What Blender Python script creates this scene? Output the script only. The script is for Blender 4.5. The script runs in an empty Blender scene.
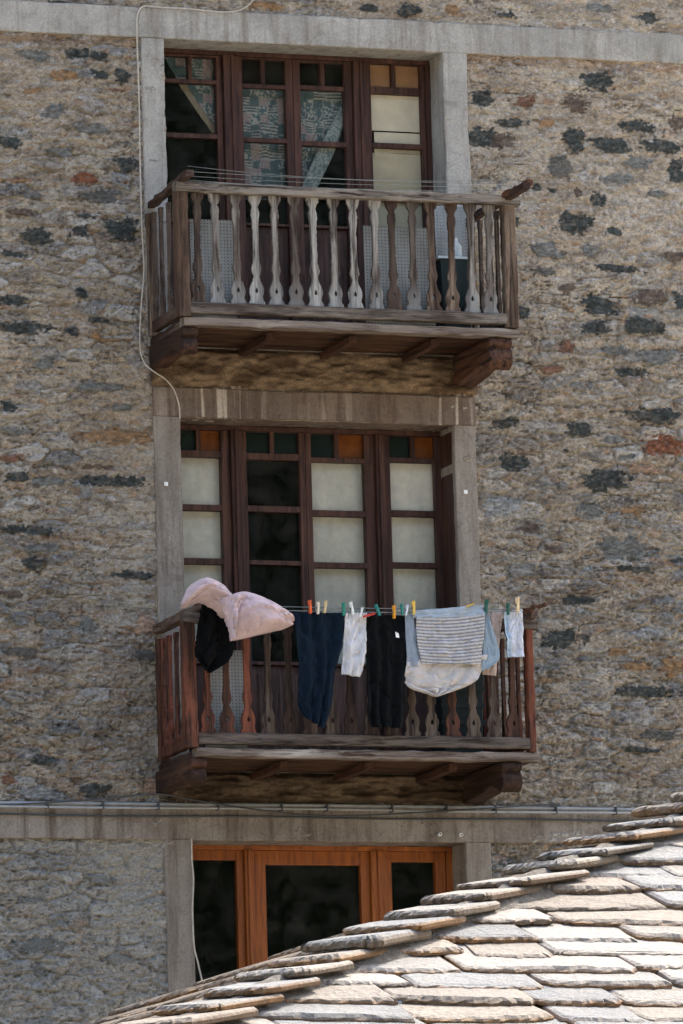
import bpy, bmesh, math, random
import numpy as np
from mathutils import Vector, Matrix
random.seed(7); RNG = np.random.default_rng(7)
S = bpy.context.scene
COL = S.collection

# ------------------------------------------------------------------ camera
FPX, CAM = 6851.396, np.array([-14.535778, -45.21718, -2.734615])
YA, PI_, RO = 0.33562176, 0.1572091, -0.02862366
FW = np.array([math.sin(YA)*math.cos(PI_), math.cos(YA)*math.cos(PI_), math.sin(PI_)])
_r = np.array([math.cos(YA), -math.sin(YA), 0.0]); _u = np.cross(_r, FW)
RT = _r*math.cos(RO) + _u*math.sin(RO); UP = -_r*math.sin(RO) + _u*math.cos(RO)
cd = bpy.data.cameras.new('camera'); cam = bpy.data.objects.new('camera', cd); COL.objects.link(cam)
cd.sensor_fit = 'VERTICAL'; cd.sensor_height = 24; cd.sensor_width = 24
cd.lens = FPX*24/1024; cd.clip_start = 0.5; cd.clip_end = 3000
m = Matrix(((RT[0], UP[0], -FW[0], CAM[0]), (RT[1], UP[1], -FW[1], CAM[1]), (RT[2], UP[2], -FW[2], CAM[2]), (0, 0, 0, 1)))
cam.matrix_world = m
S.camera = cam
S.render.resolution_x = 683; S.render.resolution_y = 1024

# ------------------------------------------------------------------ light
SUN_EL, SUN_AZ = math.radians(52), math.radians(58)      # azimuth from +Y (behind the tall house) towards +X
w = bpy.data.worlds.new('World'); S.world = w; w.use_nodes = True
nt = w.node_tree; bg = nt.nodes['Background']
sky = nt.nodes.new('ShaderNodeTexSky'); sky.sky_type = 'NISHITA'; sky.sun_disc = False
sky.dust_density = 5.0; sky.ozone_density = .4; sky.sun_elevation = SUN_EL; sky.sun_rotation = SUN_AZ
nt.links.new(sky.outputs[0], bg.inputs[0]); bg.inputs[1].default_value = 0.15
sl = bpy.data.lights.new('sun', 'SUN'); so = bpy.data.objects.new('sun', sl); COL.objects.link(so)
sl.energy = 2.0; sl.angle = math.radians(0.53); sl.color = (1.0, 0.94, 0.85)
sd = Vector((math.sin(SUN_AZ)*math.cos(SUN_EL), math.cos(SUN_AZ)*math.cos(SUN_EL), math.sin(SUN_EL)))
so.rotation_euler = sd.to_track_quat('Z', 'Y').to_euler()
S.view_settings.view_transform = 'Standard'; S.view_settings.look = 'None'
S.view_settings.gamma = 1; S.view_settings.exposure = 1.85

# ------------------------------------------------------------------ helpers
def U(px, py, Y):
    """photo measurement -> point on the vertical plane at depth Y"""
    d = FW*FPX + RT*(px-341.5) + UP*(512-py)
    t = (Y-CAM[1])/d[1]
    return CAM + d*t
def UX(px, py, Y): return float(U(px, py, Y)[0])
def UZ(px, py, Y): return float(U(px, py, Y)[2])
def lin(c):
    c = np.asarray(c, float)/255.0
    return np.where(c <= .04045, c/12.92, ((c+.055)/1.055)**2.4)
def L3(r, g, b): return tuple(float(v) for v in lin((r, g, b))) + (1.0,)

def _hash(ix, iy, seed):
    h = (ix.astype(np.int64)*374761393 + iy.astype(np.int64)*668265263 + seed*1442695041) & 0xffffffff
    h = ((h ^ (h >> 13))*1274126177) & 0xffffffff
    h = (h ^ (h >> 16)) & 0xffffffff
    return h/4294967295.0
def vn(x, y, seed=0):
    x = np.asarray(x, float); y = np.asarray(y, float)
    ix = np.floor(x); iy = np.floor(y); fx = x-ix; fy = y-iy
    fx = fx*fx*fx*(fx*(fx*6-15)+10); fy = fy*fy*fy*(fy*(fy*6-15)+10)
    a = _hash(ix, iy, seed); b = _hash(ix+1, iy, seed); c = _hash(ix, iy+1, seed); d = _hash(ix+1, iy+1, seed)
    return (a+(b-a)*fx)*(1-fy)+(c+(d-c)*fx)*fy
def fbm(x, y, o=4, seed=0, g=.5):
    s = 0; a = 1; t = 0
    for i in range(o):
        s = s + a*vn(x*2**i+17.3*i, y*2**i+5.1*i, seed+i*13); t += a; a *= g
    return s/t*2-1
def sst(a, b, x):
    t = np.clip((x-a)/(b-a), 0, 1); return t*t*(3-2*t)

def tag(o, label=None, cat=None, group=None, kind=None):
    if label: o['label'] = label
    if cat: o['category'] = cat
    if group: o['group'] = group
    if kind: o['kind'] = kind
    return o
def empty(name, loc=(0, 0, 0)):
    o = bpy.data.objects.new(name, None); COL.objects.link(o); o.location = loc; o.empty_display_size = .1
    return o
def put(name, me, mat, parent=None, bevel=0, smooth=False, solid=0):
    o = bpy.data.objects.new(name, me); COL.objects.link(o)
    if mat is not None and len(me.materials) == 0: me.materials.append(mat)
    if parent is not None:
        o.parent = parent                       # vertices are in world space: undo the parents' offsets
        pl = Vector((0, 0, 0)); q = parent
        while q is not None: pl += Vector(q.location); q = q.parent
        o.location = -pl
    if smooth:
        for p in me.polygons: p.use_smooth = True
    if solid:
        md = o.modifiers.new('solid', 'SOLIDIFY'); md.thickness = solid; md.offset = 0
    if bevel:
        md = o.modifiers.new('bevel', 'BEVEL'); md.width = bevel; md.segments = 2; md.limit_method = 'ANGLE'
    return o
class MB:
    def __init__(s): s.v = []; s.f = []; s.c = []
    def add(s, vs, fs, cs=None):
        n = len(s.v); s.v += [tuple(map(float, p)) for p in vs]; s.f += [tuple(i+n for i in f) for f in fs]
        if cs is not None: s.c += cs
    def box(s, x0, x1, y0, y1, z0, z1):
        s.add([(x0,y0,z0),(x1,y0,z0),(x1,y1,z0),(x0,y1,z0),(x0,y0,z1),(x1,y0,z1),(x1,y1,z1),(x0,y1,z1)],
              [(0,3,2,1),(4,5,6,7),(0,1,5,4),(1,2,6,5),(2,3,7,6),(3,0,4,7)])
    def beam(s, p0, p1, w, h, up=(0,0,1)):
        p0 = Vector(p0); p1 = Vector(p1); d = (p1-p0).normalized(); u = Vector(up)
        a = d.cross(u).normalized(); b = a.cross(d).normalized()
        vs = []
        for p in (p0, p1):
            for i, j in ((-1,-1),(1,-1),(1,1),(-1,1)): vs.append(p+a*w/2*i+b*h/2*j)
        s.add(vs, [(0,1,2,3),(7,6,5,4),(0,4,5,1),(1,5,6,2),(2,6,7,3),(3,7,4,0)])
    def log(s, p0, p1, w, h, seg=14, rough=.004, seed=1):
        """worn timber: a beam with many sections that wander a little"""
        p0 = Vector(p0); p1 = Vector(p1); d = (p1-p0); L = d.length; d.normalize()
        a = d.cross(Vector((0,0,1))).normalized(); b = a.cross(d).normalized()
        rr = random.Random(seed); n = len(s.v); vs = []; fs = []
        prof = [(-1,-.8),(-.8,-1),(.8,-1),(1,-.8),(1,.8),(.8,1),(-.8,1),(-1,.8)]
        for k in range(seg+1):
            p = p0+d*L*k/seg; oa = rr.uniform(-1,1)*rough; ob = rr.uniform(-1,1)*rough
            for i, j in prof:
                vs.append(p+a*(w/2*i+oa+rr.uniform(-1,1)*rough*.7)+b*(h/2*j+ob+rr.uniform(-1,1)*rough*.7))
        for k in range(seg):
            for q in range(8):
                fs.append((k*8+q, k*8+(q+1)%8, k*8+8+(q+1)%8, k*8+8+q))
        fs.append(tuple(range(7,-1,-1))); fs.append(tuple(seg*8+q for q in range(8)))
        s.add(vs, fs)
    def tube(s, pts, r, n=8):
        pts = [Vector(p) for p in pts]; vs = []; fs = []
        for k, p in enumerate(pts):
            d = (pts[min(k+1,len(pts)-1)]-pts[max(k-1,0)]).normalized()
            ref = Vector((0,1,0)) if abs(d.y) < .8 else Vector((0,0,1))
            a = d.cross(ref).normalized(); b = d.cross(a)
            for q in range(n):
                t = 2*math.pi*q/n; vs.append(p+a*math.cos(t)*r+b*math.sin(t)*r)
        for k in range(len(pts)-1):
            for q in range(n): fs.append((k*n+q, k*n+(q+1)%n, (k+1)*n+(q+1)%n, (k+1)*n+q))
        fs.append(tuple(range(n))); fs.append(tuple((len(pts)-1)*n+q for q in range(n-1,-1,-1)))
        s.add(vs, fs)
    def prism_x(s, prof, x0, x1):
        """closed (y,z) outline extruded along x"""
        n = len(prof)
        s.add([(x0,y,z) for y,z in prof]+[(x1,y,z) for y,z in prof],
              [tuple(range(n)), tuple(range(2*n-1,n-1,-1))]+[(i,i+n,(i+1)%n+n,(i+1)%n) for i in range(n)])
    def mesh(s, name, fix=True):
        me = bpy.data.meshes.new(name); me.from_pydata(s.v, [], s.f); me.update()
        if s.c:
            at = me.color_attributes.new('col', 'FLOAT_COLOR', 'POINT')
            at.data.foreach_set('color', np.array([(c[0],c[1],c[2],1.0) for c in s.c], 'f').ravel())
        if fix:
            bm = bmesh.new(); bm.from_mesh(me); bmesh.ops.recalc_face_normals(bm, faces=bm.faces); bm.to_mesh(me); bm.free()
        return me
    def build(s, name, mat, parent=None, bevel=0, smooth=False, solid=0, fix=True):
        return put(name, s.mesh(name, fix), mat, parent, bevel, smooth, solid)
def smooth_path(pts, n=60):
    """Catmull-Rom through the points"""
    P = [np.array(p, float) for p in pts]; P = [2*P[0]-P[1]]+P+[2*P[-1]-P[-2]]; out = []
    m_ = len(P)-3; per = max(2, n//m_)
    for i in range(m_):
        a, b, c, d = P[i:i+4]
        for k in range(per):
            t = k/per
            out.append(.5*((2*b)+(-a+c)*t+(2*a-5*b+4*c-d)*t*t+(-a+3*b-3*c+d)*t**3))
    out.append(P[-2]); return out

def grid_mesh(name, V, nu, nv, cols=None, keep=None):
    """V: (nu,nv,3) array"""
    idx = np.arange(nu*nv).reshape(nu, nv)
    q = np.stack([idx[:-1,:-1], idx[1:,:-1], idx[1:,1:], idx[:-1,1:]], -1).reshape(-1, 4)
    if keep is not None: q = q[keep.reshape(-1)]
    me = bpy.data.meshes.new(name)
    me.vertices.add(nu*nv); me.vertices.foreach_set('co', V.reshape(-1).astype('f'))
    me.loops.add(len(q)*4); me.loops.foreach_set('vertex_index', q.reshape(-1).astype('i'))
    me.polygons.add(len(q)); me.polygons.foreach_set('loop_start', np.arange(0, len(q)*4, 4, dtype='i'))
    try: me.polygons.foreach_set('loop_total', np.full(len(q), 4, dtype='i'))
    except Exception: pass
    if cols is not None:
        at = me.color_attributes.new('col', 'FLOAT_COLOR', 'POINT')
        c4 = np.ones((nu*nv, 4), 'f'); c4[:, :3] = cols.reshape(-1, 3); at.data.foreach_set('color', c4.ravel())
    me.update(calc_edges=True); me.validate()
    me.polygons.foreach_set('use_smooth', np.ones(len(me.polygons), dtype=bool))
    return me

# ------------------------------------------------------------------ materials
class N:
    def __init__(s, name, rough=.8, spec=.3):
        s.m = bpy.data.materials.new(name); s.m.use_nodes = True; s.t = s.m.node_tree
        s.b = s.t.nodes['Principled BSDF']; s.b.inputs['Roughness'].default_value = rough
        s.b.inputs['Specular IOR Level'].default_value = spec
        s.tc = s.t.nodes.new('ShaderNodeTexCoord')
    def n(s, t, **kw):
        o = s.t.nodes.new(t)
        for k, v in kw.items():
            if k in o.inputs.keys(): o.inputs[k].default_value = v
            else: setattr(o, k, v)
        return o
    def l(s, a, b): s.t.links.new(a, b)
    def map(s, scale, rot=(0,0,0), coord='Object'):
        mp = s.n('ShaderNodeMapping'); mp.inputs['Scale'].default_value = scale; mp.inputs['Rotation'].default_value = rot
        s.l(s.tc.outputs[coord], mp.inputs[0]); return mp.outputs[0]
    def noise(s, vec, scale=1, detail=5, rough=.6, dist=0):
        o = s.n('ShaderNodeTexNoise'); s.l(vec, o.inputs['Vector']); o.inputs['Scale'].default_value = scale
        o.inputs['Detail'].default_value = detail; o.inputs['Roughness'].default_value = rough; o.inputs['Distortion'].default_value = dist
        return o.outputs[0]
    def ramp(s, fac, stops, interp='LINEAR'):
        o = s.n('ShaderNodeValToRGB'); s.l(fac, o.inputs[0]); e = o.color_ramp.elements; o.color_ramp.interpolation = interp
        while len(e) < len(stops): e.new(.5)
        for el, (p, c) in zip(e, stops): el.position = p; el.color = c if len(c) == 4 else (*c, 1)
        return o.outputs[0]
    def mix(s, fac, a, b, mode='MIX'):
        o = s.n('ShaderNodeMix', data_type='RGBA', blend_type=mode)
        for sock, v in ((o.inputs[0], fac), (o.inputs[6], a), (o.inputs[7], b)):
            if hasattr(v, 'is_output'): s.l(v, sock)
            else: sock.default_value = v
        return o.outputs[2]
    def math(s, op, a, b=0.0, clamp=False):
        o = s.n('ShaderNodeMath', operation=op, use_clamp=clamp)
        for sock, v in ((o.inputs[0], a), (o.inputs[1], b)):
            if hasattr(v, 'is_output'): s.l(v, sock)
            else: sock.default_value = v
        return o.outputs[0]
    def bump(s, h, dist=.003, strength=1):
        o = s.n('ShaderNodeBump'); o.inputs['Strength'].default_value = strength; o.inputs['Distance'].default_value = dist
        s.l(h, o.inputs['Height']); s.l(o.outputs[0], s.b.inputs['Normal'])
    def col(s, c):
        if hasattr(c, 'is_output'): s.l(c, s.b.inputs['Base Color'])
        else: s.b.inputs['Base Color'].default_value = c
        return s.m
BW = lambda v: (v, v, v, 1)

def wood(name, ca, cb, cc, axis='x', rough=.75, fleck=.5, spec=.25, fine=1.0):
    k = N(name, rough, spec)
    sc = {'x': (2, 30, 30), 'y': (30, 2, 30), 'z': (30, 30, 2)}[axis]
    lo = {'x': (1.2, 7, 7), 'y': (7, 1.2, 7), 'z': (7, 7, 1.2)}[axis]
    fi = {'x': (8, 140, 140), 'y': (140, 8, 140), 'z': (140, 140, 8)}[axis]
    oi = k.n('ShaderNodeObjectInfo')
    off = k.n('ShaderNodeVectorMath', operation='SCALE'); cmb = k.n('ShaderNodeCombineXYZ')
    k.l(oi.outputs['Random'], cmb.inputs[0]); k.l(oi.outputs['Random'], cmb.inputs[1]); k.l(oi.outputs['Random'], cmb.inputs[2])
    k.l(cmb.outputs[0], off.inputs[0]); off.inputs['Scale'].default_value = 37.0
    add = k.n('ShaderNodeVectorMath', operation='ADD'); k.l(k.tc.outputs['Object'], add.inputs[0]); k.l(off.outputs[0], add.inputs[1])
    def mp(s3):
        q = k.n('ShaderNodeMapping'); q.inputs['Scale'].default_value = s3; k.l(add.outputs[0], q.inputs[0]); return q.outputs[0]
    a = k.noise(mp(lo), 1, 4, .6, .4); g = k.noise(mp(sc), 1, 6, .7, .6); f = k.noise(mp(fi), 1, 3, .6)
    rnd = k.math('MULTIPLY_ADD', oi.outputs['Random'], .3)
    t = k.math('ADD', k.math('MULTIPLY', a, 1.0), k.math('SUBTRACT', k.math('MULTIPLY', oi.outputs['Random'], .36), .18))
    c = k.mix(k.ramp(t, [(.38, BW(0)), (.62, BW(1))]), ca, cb)
    c = k.mix(k.ramp(g, [(.44, BW(0)), (.62, BW(1))]), c, cc)
    c = k.mix(k.math('MULTIPLY', k.ramp(f, [(.5, BW(0)), (.75, BW(1))]), fleck), c, (*[v*.35 for v in cc[:3]], 1))
    if name == 'weathered_grey_wood':      # remains of pale paint on the feet of the turned balusters
        sp = k.n('ShaderNodeSeparateXYZ'); k.l(k.tc.outputs['Object'], sp.inputs[0])
        low = k.ramp(k.math('ADD', sp.outputs[2], k.math('MULTIPLY', k.math('SUBTRACT', a, .5), .5)), [(.0, BW(1)), (.24, BW(0))])
        pos = k.math('GREATER_THAN', sp.outputs[2], -.001)
        c = k.mix(k.math('MULTIPLY', k.math('MULTIPLY', low, pos), .38), c, L3(150,158,160))
    k.col(c); k.bump(k.math('ADD', g, k.math('MULTIPLY', f, .6)), .004*fine, .9)
    return k.m

M = {}
# weathered timber
M['grey'] = wood('weathered_grey_wood', L3(166,164,156), L3(96,87,79), L3(46,35,28), 'z')
M['greyx'] = wood('weathered_grey_rail', L3(138,131,121), L3(74,63,54), L3(40,30,24), 'x')
M['browny'] = wood('weathered_brown_rail', L3(112,97,86), L3(69,53,44), L3(46,29,22), 'y')
M['post'] = wood('brown_post', L3(136,120,103), L3(85,67,53), L3(46,33,25), 'z')
M['deckx'] = wood('pale_deck_edge', L3(198,192,182), L3(127,117,107), L3(69,52,42), 'x', fleck=.35)
M['under'] = wood('brown_deck_boards', L3(83,57,38), L3(55,36,24), L3(33,21,15), 'x')
M['corbel'] = wood('red_brown_corbel', L3(93,64,48), L3(57,39,29), L3(31,22,18), 'y')
M['redz'] = wood('faded_red_baluster', L3(126,73,53), L3(80,54,42), L3(43,27,20), 'z')
M['dark'] = wood('dark_brown_baluster', L3(98,86,75), L3(65,49,40), L3(36,26,21), 'z')
M['darkx'] = wood('dark_grey_rail', L3(102,93,85), L3(64,54,46), L3(37,28,22), 'x')
M['frame'] = wood('brown_window_wood', L3(92,64,52), L3(72,47,39), L3(46,30,25), 'z', .6, .4)
M['framex'] = wood('brown_window_bar', L3(96,70,58), L3(72,49,41), L3(46,30,25), 'x', .6, .4)
M['panel'] = wood('faded_door_panel', L3(92,70,60), L3(72,52,44), L3(48,34,28), 'z', .7, .3)
M['orange'] = wood('varnished_orange_wood', L3(172,100,34), L3(150,82,26), L3(116,60,18), 'z', .35, .12, .5)
M['orangex'] = wood('varnished_orange_rail', L3(178,92,26), L3(156,74,20), L3(122,54,14), 'x', .35, .12, .5)
M['joist'] = wood('old_joist', L3(84,56,40), L3(62,40,30), L3(40,26,20), 'y')

SM = None
k = N('rubble_stone', .92, .2)
at = k.n('ShaderNodeVertexColor', layer_name='col')
f1 = k.noise(k.map((1,1,1)), 150, 4, .75); f2 = k.noise(k.map((1,1,1.8)), 38, 5, .7)
c = k.mix(1.0, at.outputs[0], k.ramp(f1, [(.3, BW(.5)), (.5, BW(.98)), (.7, BW(1.6))]), 'MULTIPLY')
c = k.mix(1.0, c, k.ramp(f2, [(.3, BW(.72)), (.5, BW(1.0)), (.72, BW(1.28))]), 'MULTIPLY')
k.col(c); k.bump(k.math('ADD', f2, k.math('MULTIPLY', f1, .6)), .022, 1); M['rubble'] = k.m

def plaster(name, base, dark, stain, streak=0, tint=(1,1,1)):
    k = N(name, .88, .2)
    a = k.noise(k.map((1,1,1)), 2.2, 6, .65); b = k.noise(k.map((1,1,1)), 60, 4, .7); s = k.noise(k.map((9,9,.7)), 1, 5, .7, .3)
    c = k.mix(k.ramp(a, [(.35, BW(0)), (.68, BW(1))]), base, dark)
    c = k.mix(k.ramp(s, [(.48, BW(0)), (.66, BW(.75))]), c, stain)
    e_ = k.noise(k.map((1,1,1)), 9, 6, .75, .8); c = k.mix(k.ramp(e_, [(.52, BW(0)), (.7, BW(.6))]), c, stain)
    if streak:
        s2 = k.noise(k.map((17,17,.6)), 1, 3, .55); lowm = k.noise(k.map((1.7,1,.2)), 1, 1, .5)
        mk = k.math('MULTIPLY', k.ramp(s2, [(.56, BW(0)), (.64, BW(1))]), k.ramp(lowm, [(.45, BW(0)), (.58, BW(streak))]))
        c = k.mix(mk, c, L3(190,180,165))
    c = k.mix(1.0, c, k.ramp(b, [(.3, BW(.8)), (.7, BW(1.18))]), 'MULTIPLY')
    k.col(c); k.bump(k.math('ADD', a, k.math('MULTIPLY', b, .25)), .01, .6); return k.m
M['band'] = plaster('grey_cement_band', L3(176,175,168), L3(146,146,140), L3(118,110,100))
M['bandmid'] = plaster('stained_brown_cement', L3(128,114,102), L3(104,92,82), L3(84,68,58), .85)
M['bandleft'] = plaster('mid_grey_cement', L3(150,144,134), L3(128,120,110), L3(100,90,80))
M['bandlow'] = plaster('dirty_lower_cement', L3(150,144,134), L3(120,112,103), L3(84,70,60))

k = N('dark_glass', .05, .5)
fr = k.n('ShaderNodeFresnel', IOR=1.45); gl = k.n('ShaderNodeBsdfGlossy'); gl.inputs['Roughness'].default_value = .06
gl.inputs['Color'].default_value = (.75,.8,.8,1)
tr = k.n('ShaderNodeBsdfTransparent'); tr.inputs[0].default_value = (.96,.97,.95,1)
mx = k.n('ShaderNodeMixShader'); k.l(fr.outputs[0], mx.inputs[0]); k.l(tr.outputs[0], mx.inputs[1]); k.l(gl.outputs[0], mx.inputs[2])
df = k.n('ShaderNodeBsdfDiffuse'); df.inputs[0].default_value = (.35,.33,.3,1)
mx2 = k.n('ShaderNodeMixShader'); d_ = k.noise(k.map((1,1,1)), 7, 5, .7)
k.l(k.ramp(d_, [(.4, BW(.0)), (.8, BW(.10))]), mx2.inputs[0]); k.l(mx.outputs[0], mx2.inputs[1]); k.l(df.outputs[0], mx2.inputs[2])
k.l(mx2.outputs[0], k.t.nodes['Material Output'].inputs[0]); M['glass'] = k.m
def plain(name, c, rough=.7, spec=.3, ns=30, amt=.15, bd=.001, metal=0):
    k = N(name, rough, spec); a = k.noise(k.map((1,1,1)), ns, 5, .65)
    k.col(k.mix(1.0, c, k.ramp(a, [(.3, BW(1-amt)), (.7, BW(1+amt))]), 'MULTIPLY')); k.bump(a, bd, .5)
    k.b.inputs['Metallic'].default_value = metal; return k.m
M['amber'] = plain('amber_stained_glass', L3(112,62,22), .25, .3, 9, .35)
M['teal'] = plain('dark_teal_glass', L3(22,32,32), .15, .5, 9, .3)
M['ply'] = plain('cream_board', L3(212,202,180), .8, .2, 6, .12)
M['plyo'] = plain('tan_board', L3(176,136,100), .8, .2, 6, .15)
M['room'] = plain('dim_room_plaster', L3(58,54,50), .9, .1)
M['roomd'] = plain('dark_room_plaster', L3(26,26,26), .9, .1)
M['cable'] = plain('white_cable', L3(182,176,164), .6, .3, 20, .2)
M['pipe'] = plain('grey_conduit', L3(150,156,158), .45, .4, 12, .2)
M['dcable'] = plain('dark_cable', L3(70,74,76), .6, .3)
M['wire'] = plain('line_wire', L3(120,128,126), .5, .4)
M['binm'] = plain('dark_bin_plastic', L3(22,40,42), .5, .4)
M['jug'] = plain('pale_plastic', L3(190,205,212), .4, .4)
M['white'] = plain('white_ceramic', L3(235,235,232), .4, .4)
M['zinc'] = plain('zinc_hook', L3(150,165,175), .5, .4, 20, .2, metal=.3)
M['wallr'] = plain('rendered_house_wall', L3(150,140,125), .9, .2, 3, .2, .004)
M['rust'] = plain('rusty_branch', L3(84,58,44), .9, .2, 40, .4, .004)

k = N('perforated_sheet', .55, .4)
vx = k.map((42,42,42)); sep = k.n('ShaderNodeSeparateXYZ'); k.l(vx, sep.inputs[0])
fx = k.math('SUBTRACT', k.math('FRACT', sep.outputs[0]), .5); fz = k.math('SUBTRACT', k.math('FRACT', sep.outputs[2]), .5)
rr = k.math('ADD', k.math('MULTIPLY', fx, fx), k.math('MULTIPLY', fz, fz)); hole = k.math('LESS_THAN', rr, .03)
nn = k.noise(k.map((3,3,1)), 2, 5, .6); k.col(k.mix(k.ramp(nn, [(.35, BW(0)), (.7, BW(1))]), L3(152,158,158), L3(116,118,114)))
tb = k.n('ShaderNodeBsdfTransparent'); mx = k.n('ShaderNodeMixShader'); k.l(hole, mx.inputs[0]); k.l(k.b.outputs[0], mx.inputs[1]); k.l(tb.outputs[0], mx.inputs[2])
k.l(mx.outputs[0], k.t.nodes['Material Output'].inputs[0]); M['screen'] = k.m

def cloth_mat(name, base=None, rough=.9, amt=.1):
    k = N(name, rough, .15); 
    a = k.noise(k.map((1,1,1)), 400, 2, .6); b = k.noise(k.map((1,1,1)), 14, 5, .6, .5)
    if base is None: src = k.n('ShaderNodeVertexColor', layer_name='col').outputs[0]
    else: src = base
    c = k.mix(1.0, src, k.ramp(b, [(.3, BW(1-amt)), (.7, BW(1+amt))]), 'MULTIPLY')
    k.col(k.mix(1.0, c, k.ramp(a, [(.3, BW(.9)), (.7, BW(1.1))]), 'MULTIPLY')); k.bump(b, .012, .5)
    return k.m
M['cloth'] = cloth_mat('woven_cloth'); M['curtain'] = cloth_mat('curtain_cloth')

# ------------------------------------------------------------------ ground, hills
k = N('earth_ground', .95, .1); a = k.noise(k.map((1,1,1)), .6, 8, .65)
k.col(k.ramp(a, [(.35, L3(150,142,128)), (.65, L3(178,168,152))])); k.bump(a, .05, .6); M['ground'] = k.m
GZ = -4.3
mb = MB(); mb.box(-1500, 1500, -1500, 1500, GZ-1, GZ); tag(mb.build('ground', M['ground']), kind='structure')
k = N('wooded_hillside', .95, .1); a = k.noise(k.map((1,1,1)), .05, 10, .75)
k.col(k.ramp(a, [(.35, L3(28,40,26)), (.65, L3(62,74,48))])); k.bump(a, 6, 1); M['hill'] = k.m
nu, nv = 120, 26; V = np.zeros((nu, nv, 3))
th = np.linspace(0, 2*math.pi, nu)
for i, t in enumerate(th):
    ti = 0 if i == nu-1 else t
    for j in range(nv):
        rr_ = 160+14*j
        h = 150*math.sin(j/(nv-1)*math.pi*.93)*(.75+.35*float(fbm(np.array(3+2*math.cos(ti)), np.array(3+2*math.sin(ti)), 3, 5)))
        h += 12*float(fbm(np.array(ti*9 if ti < 6 else ti*9), np.array(j*.4), 4, 9))*min(1, j/4)
        h *= (.35+.5*sst(-.35, .5, -math.cos(ti-.15)))   # highest across the valley from the house front
        V[i, j] = (rr_*math.sin(ti), rr_*math.cos(ti), GZ-3+max(h, 0))
V[-1] = V[0]
tag(put('hills', grid_mesh('hills', V, nu, nv), M['hill']), kind='structure')

# ------------------------------------------------------------------ stone house
house = empty('stone_house', (1.0, 0, GZ))
tag(house, 'tall rubble stone house with grey cement bands and two carved timber balconies', 'house')
OP = [(0.0, 2.1, 6.08, 8.225), (0.053, 2.096, 3.07, 5.503), (0.06, 2.09, 0.55, 2.512)]   # openings x0,x1,z0,z1
BANDS = [(8.225, 8.446), (2.512, 2.77)]

def axis(lo, hi, a, b, fine, coarse, marks):
    v = list(np.arange(lo, a, coarse))+list(np.arange(a, b, fine))+list(np.arange(b, hi+coarse, coarse))
    v = np.array(sorted(v))
    for mk in marks: v[np.argmin(abs(v-mk))] = mk
    return v
gx = axis(-6, 9, -1.65, 4.35, .0068, .06, [o[0] for o in OP]+[o[1] for o in OP])
gz = axis(GZ, 10.4, .9, 8.95, .0068, .06, [o[2] for o in OP]+[o[3] for o in OP])
X, Z = np.meshgrid(gx, gz, indexing='ij')
wx = X+.05*fbm(X*5, Z*5, 3, 1); wz = Z+.03*fbm(X*4, Z*6, 3, 2)
# layered rubble cells
def voro(x, y, seed):
    ix = np.floor(x); iy = np.floor(y); F1 = np.full(x.shape, 9.); F2 = F1.copy(); ID = np.zeros(x.shape)
    for dx in (-1, 0, 1):
        for dy in (-1, 0, 1):
            cx, cy = ix+dx, iy+dy
            px = cx+.15+.7*_hash(cx, cy, seed); py = cy+.15+.7*_hash(cx, cy, seed+7)
            d = np.sqrt((x-px)**2+(y-py)**2); h = _hash(cx, cy, seed+19)
            n1 = d < F1
            F2 = np.where(n1, F1, np.minimum(F2, d)); ID = np.where(n1, h, ID); F1 = np.minimum(F1, d)
    return F1, F2, ID
F1, F2, ID = voro(wx/.25, wz/.105, 3)
G1, G2, IG = voro(wx/.085+9, wz/.036+4, 11)
big = fbm(X*.9, Z*.9, 3, 21)
mort = sst(-.15, .35, big+.35*sst(1.5, 3.2, X)*sst(5.5, 7.5, Z)+.2*sst(5, 8, Z)-.12)     # where mortar is smeared smooth
edge = sst(.04, .20, F2-F1+.05*fbm(X*40, Z*40, 2, 31)); edg2 = sst(.03, .22, G2-G1)
vis = sst(.38, .62, ID+.25*fbm(X*7, Z*11, 3, 33))*edge*(1-.75*mort)
H = .014*fbm(X*2.2, Z*4, 3, 41)+.017*fbm(X*10, Z*19, 4, 43)+.009*fbm(X*38, Z*60, 3, 45)
H += vis*(.006+.012*(ID-.5)) - (1-edge)*(1-.7*mort)*.014 + (edg2*.004-.002)*(1-mort)
rg = np.abs(fbm(X*4.2+.5*fbm(X*9, Z*9, 2, 3), Z*15, 4, 51)); crk = (1-sst(.0, .045, rg))*sst(.0, .5, fbm(X*1.6, Z*2.2, 3, 53)+.28)
rg2 = np.abs(fbm(X*9, Z*30, 3, 57)); crk2 = (1-sst(0, .07, rg2))*sst(.05, .5, fbm(X*3, Z*4, 2, 59)+.2)*(1-.6*mort)
H -= .016*crk+.007*crk2
pal = lin(np.array([(168,158,142),(150,143,132),(178,166,148),(132,132,128),(156,140,120),(122,122,118),(188,180,166),(140,130,118)]))
mortc = lin(np.array([(186,170,146),(172,154,130)]))
k1 = sst(-.4, .4, fbm(X*2.3, Z*3.1, 4, 61))[..., None]
C = mortc[0]*(1-k1)+mortc[1]*k1
lay = sst(-.25, .3, fbm(X*6, Z*24, 4, 63))[..., None]
C = C*(1-.5*lay)+lin((140,126,108))*.5*lay
ci = (ID*977 % 8).astype(int); sc = pal[ci]*(0.8+.4*sst(-.5, .5, fbm(X*14, Z*30, 3, 65)))[..., None]
C = C*(1-.8*vis[..., None])+sc*.8*vis[..., None]
g2 = ((IG*613 % 1) > .90).astype(float)*edg2*(1-.5*mort)
C = C*(1-.45*g2[..., None])+lin((96,96,92))*.45*g2[..., None]
g3 = ((IG*331 % 1) > .955).astype(float)*edg2
C = C*(1-.35*g3[..., None])+lin((168,118,76))*.35*g3[..., None]
g4 = ((IG*151 % 1) > .93).astype(float)*edg2
C = C*(1-.5*g4[..., None])+lin((186,178,166))*.5*g4[..., None]
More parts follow.
